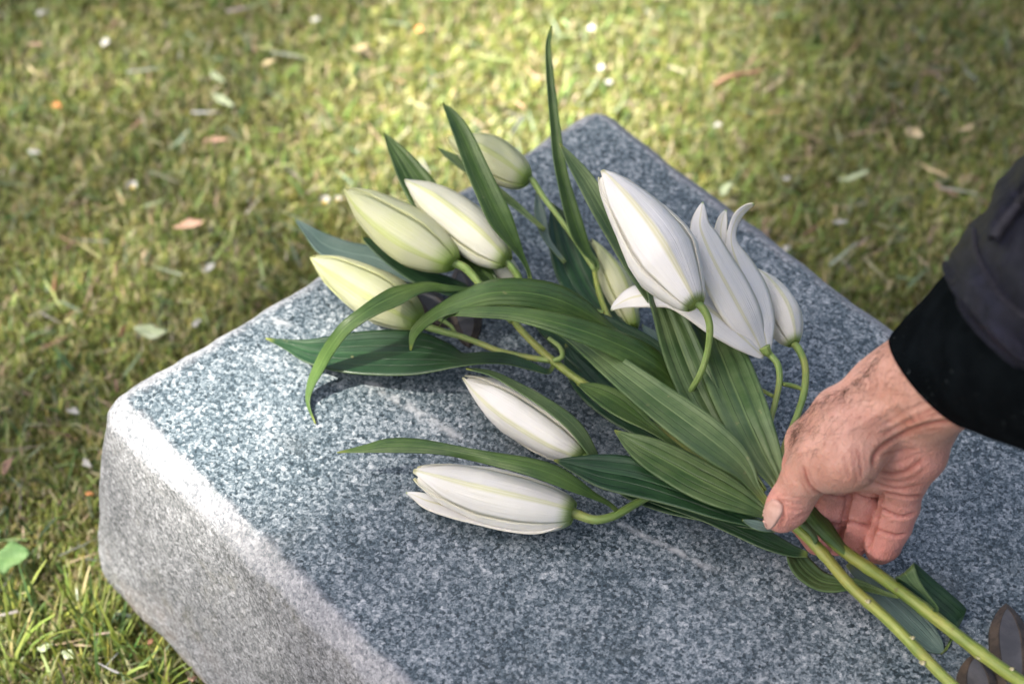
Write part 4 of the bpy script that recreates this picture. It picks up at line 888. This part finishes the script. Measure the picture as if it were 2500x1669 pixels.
    def onjacket(px, py):
        d = Vector(FW * FPX + RT * (px - 1250) + UP * (834.5 - py)).normalized(); r = jb.ray_cast(cam0, d); return r if r[0] is not None else None
    def strip(name, poly, hw, lift, mat, flat=.5):
        c = catmull(poly, 8); V = []; k = 0; tx, ty = np.gradient(c[:, 0]), np.gradient(c[:, 1])
        for q, dx, dy in zip(c, tx, ty):
            l = math.hypot(dx, dy); row = []
            for s_ in np.linspace(-1, 1, 7):
                r = onjacket(q[0] - dy / l * hw * s_, q[1] + dx / l * hw * s_)
                if not r: row = None; break
                row.append(np.array(r[0]) + np.array(r[1]) * lift * (1 - abs(s_) ** 3 * .8))
            if row: V += row; k += 1
        if k < 2: return
        o = mesh(name, V, gridfaces(k, 7), mat, jack); md = o.modifiers.new('thickness', 'SOLIDIFY'); md.thickness = .0012; md.offset = 0
    strip('cuff_strap', [(2437, 582), (2428, 548), (2452, 505), (2485, 458), (2530, 395), (2580, 330)], 17, .0028, M_nylon)
    strip('zip', [(2441, 586), (2462, 555), (2490, 520), (2530, 468), (2580, 400)], 4, .0042, M_thread)
    for off in (0, 7):
        for s_ in range(34):
            t0, t1 = s_ / 34, (s_ + .6) / 34; e = catmull([(2380 + off, 560), (2384 + off, 605), (2400 + off, 650), (2432 + off, 705), (2470 + off, 745), (2530 + off, 790)], 16); a, b = e[int(t0 * (len(e) - 1))], e[int(t1 * (len(e) - 1))]
            if off: continue
            strip('stitch', [tuple(a), tuple((a + b) / 2), tuple(b)], 1.3, .0009, M_thread)
build_person()

# ------------------------------------------------------------------ litter on the lawn
def M2(n, a, b, rough=.6): return mat_plain(n, a, b, 60, rough)
ML = {'white': M2('white_petal_dry', (.30, .30, .285), (.43, .43, .415)), 'pink': M2('pink_dry_leaf', (.30, .185, .13), (.42, .28, .21)), 'brown': M2('brown_dry_leaf', (.16, .075, .04), (.28, .14, .08)),
      'green': M2('green_leaf', (.07, .15, .045), (.13, .22, .08)), 'pale': M2('pale_leaf', (.24, .29, .17), (.36, .40, .28)), 'beige': M2('beige_leaf', (.36, .29, .16), (.50, .42, .27)), 'orange': M2('orange_leaf', (.45, .17, .06), (.55, .26, .1)), 'twig': M2('twig_bark', (.16, .085, .05), (.30, .17, .11)), 'yellow': M2('daisy_heart', (.55, .40, .04), (.65, .5, .08))}
def litter(name, label, cat, px, py, ln, wd, ang, mat, curl=.25, lift=.008, group=None):
    """a small curled leaf or petal, lengths in photo pixels, lying on the grass"""
    p = G(px, py, lift - .003); k = scale(p); L, W = ln * k * .85, wd * k * .42; V = []; n, m = 9, 6; UV = []; f1, f2, f3 = random.uniform(0, 6), random.uniform(0, 6), random.uniform(-.35, .35)
    for i in range(n + 1):
        t = i / n; hw = W * (math.sin(math.pi * (t * .94 + .03)) ** .8)
        for j in range(m + 1):
            u = j / m * 2 - 1; V.append(((t - .5) * L, hw * u * (1 + .28 * math.sin(5 * t + f1 + u) + .12 * math.sin(13 * t + f2)) + f3 * L * (t - .5) ** 2, curl * (L * ((t - .5) ** 2) * .9 + abs(hw) * u * u * .8) + .0006 * math.sin(9 * t + 4 * u)))
    o = mesh(name, V, gridfaces(n + 1, m + 1), ML[mat], uv=[(0, 0)] * len(V)); o.location = p; o.rotation_euler = (random.uniform(-.3, .3), random.uniform(-.3, .3), math.radians(ang))
    md = o.modifiers.new('thickness', 'SOLIDIFY'); md.thickness = .0005
    return tag(o, label, cat, group)
def daisy(label, px, py, r):
    t = empty('daisy', label, 'daisy', 'daisies in the lawn'); p = G(px, py, .012); t.location = p; R = r * scale(p); V, F = [], []
    for q in range(16):
        a = q * math.pi / 8; o = len(V)
        for i in range(4):
            s = .25 + .75 * i / 3; wd = R * .16 * (1 if i < 3 else .5); z = R * (.1 + .75 * (s ** 2))
            for e in (-1, 1): V.append((s * R * .8 * math.cos(a) - e * wd * math.sin(a), s * R * .8 * math.sin(a) + e * wd * math.cos(a), z + .0004 * (q % 2)))
        F += [(o + 2 * i, o + 2 * i + 1, o + 2 * i + 3, o + 2 * i + 2) for i in range(3)]
    mesh('petals', V, F, ML['white'], t)
    bm = bmesh.new(); bmesh.ops.create_uvsphere(bm, u_segments=10, v_segments=6, radius=R * .36); bmesh.ops.scale(bm, vec=(1, 1, .6), verts=bm.verts); bmesh.ops.translate(bm, vec=(0, 0, R * .2), verts=bm.verts)
    me = bpy.data.meshes.new('flower_heart'); bm.to_mesh(me); bm.free(); me.materials.append(ML['yellow']); link(bpy.data.objects.new('flower_heart', me), t)
daisy('white daisy alone on the left lawn, above the pink dry leaf', 324, 461, 17)
daisy('larger white daisy left of the pale green bud tips', 793, 497, 17)
daisy('smaller white daisy touching the larger one beside the bud tips', 824, 491, 12)
litter('fallen_leaf', 'pinkish dry curled leaf on the lawn left of the bunch', 'leaf', 462, 553, 88, 36, 10, 'pink', .5)
litter('fallen_leaf', 'pale pink dry leaf strip higher up the left lawn', 'leaf', 525, 345, 74, 24, 22, 'pink', .4)
litter('fallen_leaf', 'orange leaf scrap at the left edge of the lawn', 'leaf', 138, 258, 28, 18, 0, 'orange')
litter('fallen_leaf', 'orange leaf scrap at the top of the lawn', 'leaf', 1024, 72, 22, 24, 80, 'orange')
litter('fallen_leaf', 'pale green narrow leaf lying in the upper left lawn, upper of two', 'leaf', 530, 190, 66, 24, -48, 'pale')
litter('fallen_leaf', 'pale green narrow leaf lying in the upper left lawn, lower of two', 'leaf', 545, 245, 76, 22, -25, 'pale')
litter('fallen_leaf', 'cream dry leaf in the sunny patch near the top', 'leaf', 880, 118, 62, 24, 38, 'beige')
litter('fallen_leaf', 'small yellowish leaf at the edge of the sunny patch', 'leaf', 655, 155, 44, 18, 35, 'beige')
litter('fallen_leaf', 'reddish brown leaf stalk standing left of the stone', 'leaf', 298, 812, 44, 14, 75, 'brown', .6, .014)
litter('fallen_leaf', 'pale green broad leaf lying beside the left stone edge', 'leaf', 368, 812, 96, 44, 8, 'pale', .3)
litter('fallen_leaf', 'brown pink dry leaf at the left border near the stone corner', 'leaf', 15, 1140, 78, 24, 78, 'pink', .5)
litter('broad_leaf', 'broad green leaf cut by the left border of the picture', 'leaf', 22, 1362, 120, 92, 25, 'green', .18, .014)
litter('fallen_leaf', 'small grey green leaf at the bottom left, left of two', 'leaf', 112, 1580, 48, 28, 10, 'pale')
litter('fallen_leaf', 'small grey green leaf at the bottom left, right of two', 'leaf', 168, 1598, 44, 30, -20, 'pale')
litter('fallen_leaf', 'red brown leaf scrap against the foot of the stone', 'leaf', 368, 1566, 22, 14, 60, 'brown', .3, .012)
litter('fallen_leaf', 'pinkish leaf scrap at the very bottom by the stone foot', 'leaf', 470, 1656, 28, 16, 30, 'pink', .3, .012)
litter('fallen_leaf', 'orange leaf scrap right beside the near stone corner', 'leaf', 218, 1206, 20, 16, 0, 'orange', .3, .012)
litter('fallen_leaf', 'grey green upright leaf behind the far right stone edge', 'leaf', 1772, 464, 62, 26, 58, 'pale', .3, .012)
litter('fallen_leaf', 'pale green long leaf lying on the right lawn', 'leaf', 2086, 434, 94, 22, 14, 'pale')
litter('fallen_leaf', 'crumpled beige leaf near the right of the lawn', 'leaf', 2226, 328, 60, 48, 50, 'beige', .7)
litter('fallen_leaf', 'tan straw strip above the jacket sleeve', 'leaf', 2284, 420, 84, 14, -35, 'beige')
litter('fallen_leaf', 'tan leaf strip at the far right of the lawn', 'leaf', 2362, 312, 66, 16, 30, 'beige')
litter('fallen_petal', 'white petal strip on the right lawn above the stone', 'petal', 2051, 543, 44, 15, 8, 'white')
litter('fallen_petal', 'white fleck behind the far stone corner', 'petal', 1752, 306, 24, 14, 0, 'white')
litter('fallen_petal', 'small pale petal right of the flower tips', 'petal', 1920, 608, 26, 18, 30, 'white')
litter('fallen_petal', 'pale petal lying between far stone edge and long leaf', 'petal', 1921, 436, 26, 16, 10, 'white')
litter('fallen_petal', 'white petal just left of the stone edge', 'petal', 480, 789, 34, 20, 40, 'white')
litter('fallen_petal', 'whitish petal on the lawn left of the lowest green bud', 'petal', 512, 655, 44, 22, 50, 'white')
litter('fallen_petal', 'white crumpled petal left of the near stone corner, upper of two', 'petal', 178, 1006, 38, 24, -10, 'white', .5)
litter('fallen_petal', 'grey white petal left of the near stone corner, lower of two', 'petal', 213, 1132, 36, 18, -45, 'white', .4)
litter('fallen_petal', 'white petal at the left border of the lawn', 'petal', 84, 372, 36, 18, -15, 'white')
litter('fallen_petal', 'white petal tip near the top left corner', 'petal', 100, 32, 30, 20, 30, 'white')
litter('fallen_petal', 'white petal in the upper left lawn', 'petal', 258, 104, 26, 26, 0, 'white')
litter('fallen_petal', 'pinkish white petal near the top, left of the sunny patch', 'petal', 770, 50, 26, 20, 0, 'white')
litter('fallen_petal', 'white petal in the brightest sun patch', 'petal', 1444, 70, 24, 22, 0, 'white')
litter('fallen_petal', 'white petal below the sun patch beyond the stone', 'petal', 1468, 166, 18, 22, 80, 'white')
litter('fallen_petal', 'white petal just beyond the far stone corner', 'petal', 1488, 202, 22, 22, 80, 'white')
def twig():
    a, b = G(1742, 210, .012), G(1858, 164, .02); V, F = [], []
    for i in range(9):
        t = i / 8; p = a + (b - a) * t + np.array([0, 0, .003 * math.sin(t * 5)]); r = .0022 * (1 - .35 * t)
        for k in range(6): V.append(p + r * np.array([.3 * math.cos(k * 1.047), math.cos(k * 1.047), math.sin(k * 1.047)]) * (1 + .15 * math.sin(i * 2.1)))
    tag(mesh('twig', V, gridfaces(9, 6, True), ML['twig']), 'reddish brown twig lying on the lawn beyond the stone', 'twig')
twig()

def rebase(o, loc):
    o.location = loc
    for c in o.children: c.matrix_parent_inverse = Matrix.Translation(-Vector(loc))
for o in list(sc.objects):
    if o.type == 'EMPTY' and o.name.startswith('lily'): rebase(o, P(2420, 1755, 0) if o.name == 'lily' else P(2600, 1732, 0))
    if o.type == 'EMPTY' and o.name.startswith('person'): rebase(o, P(2150, 1375, 0))
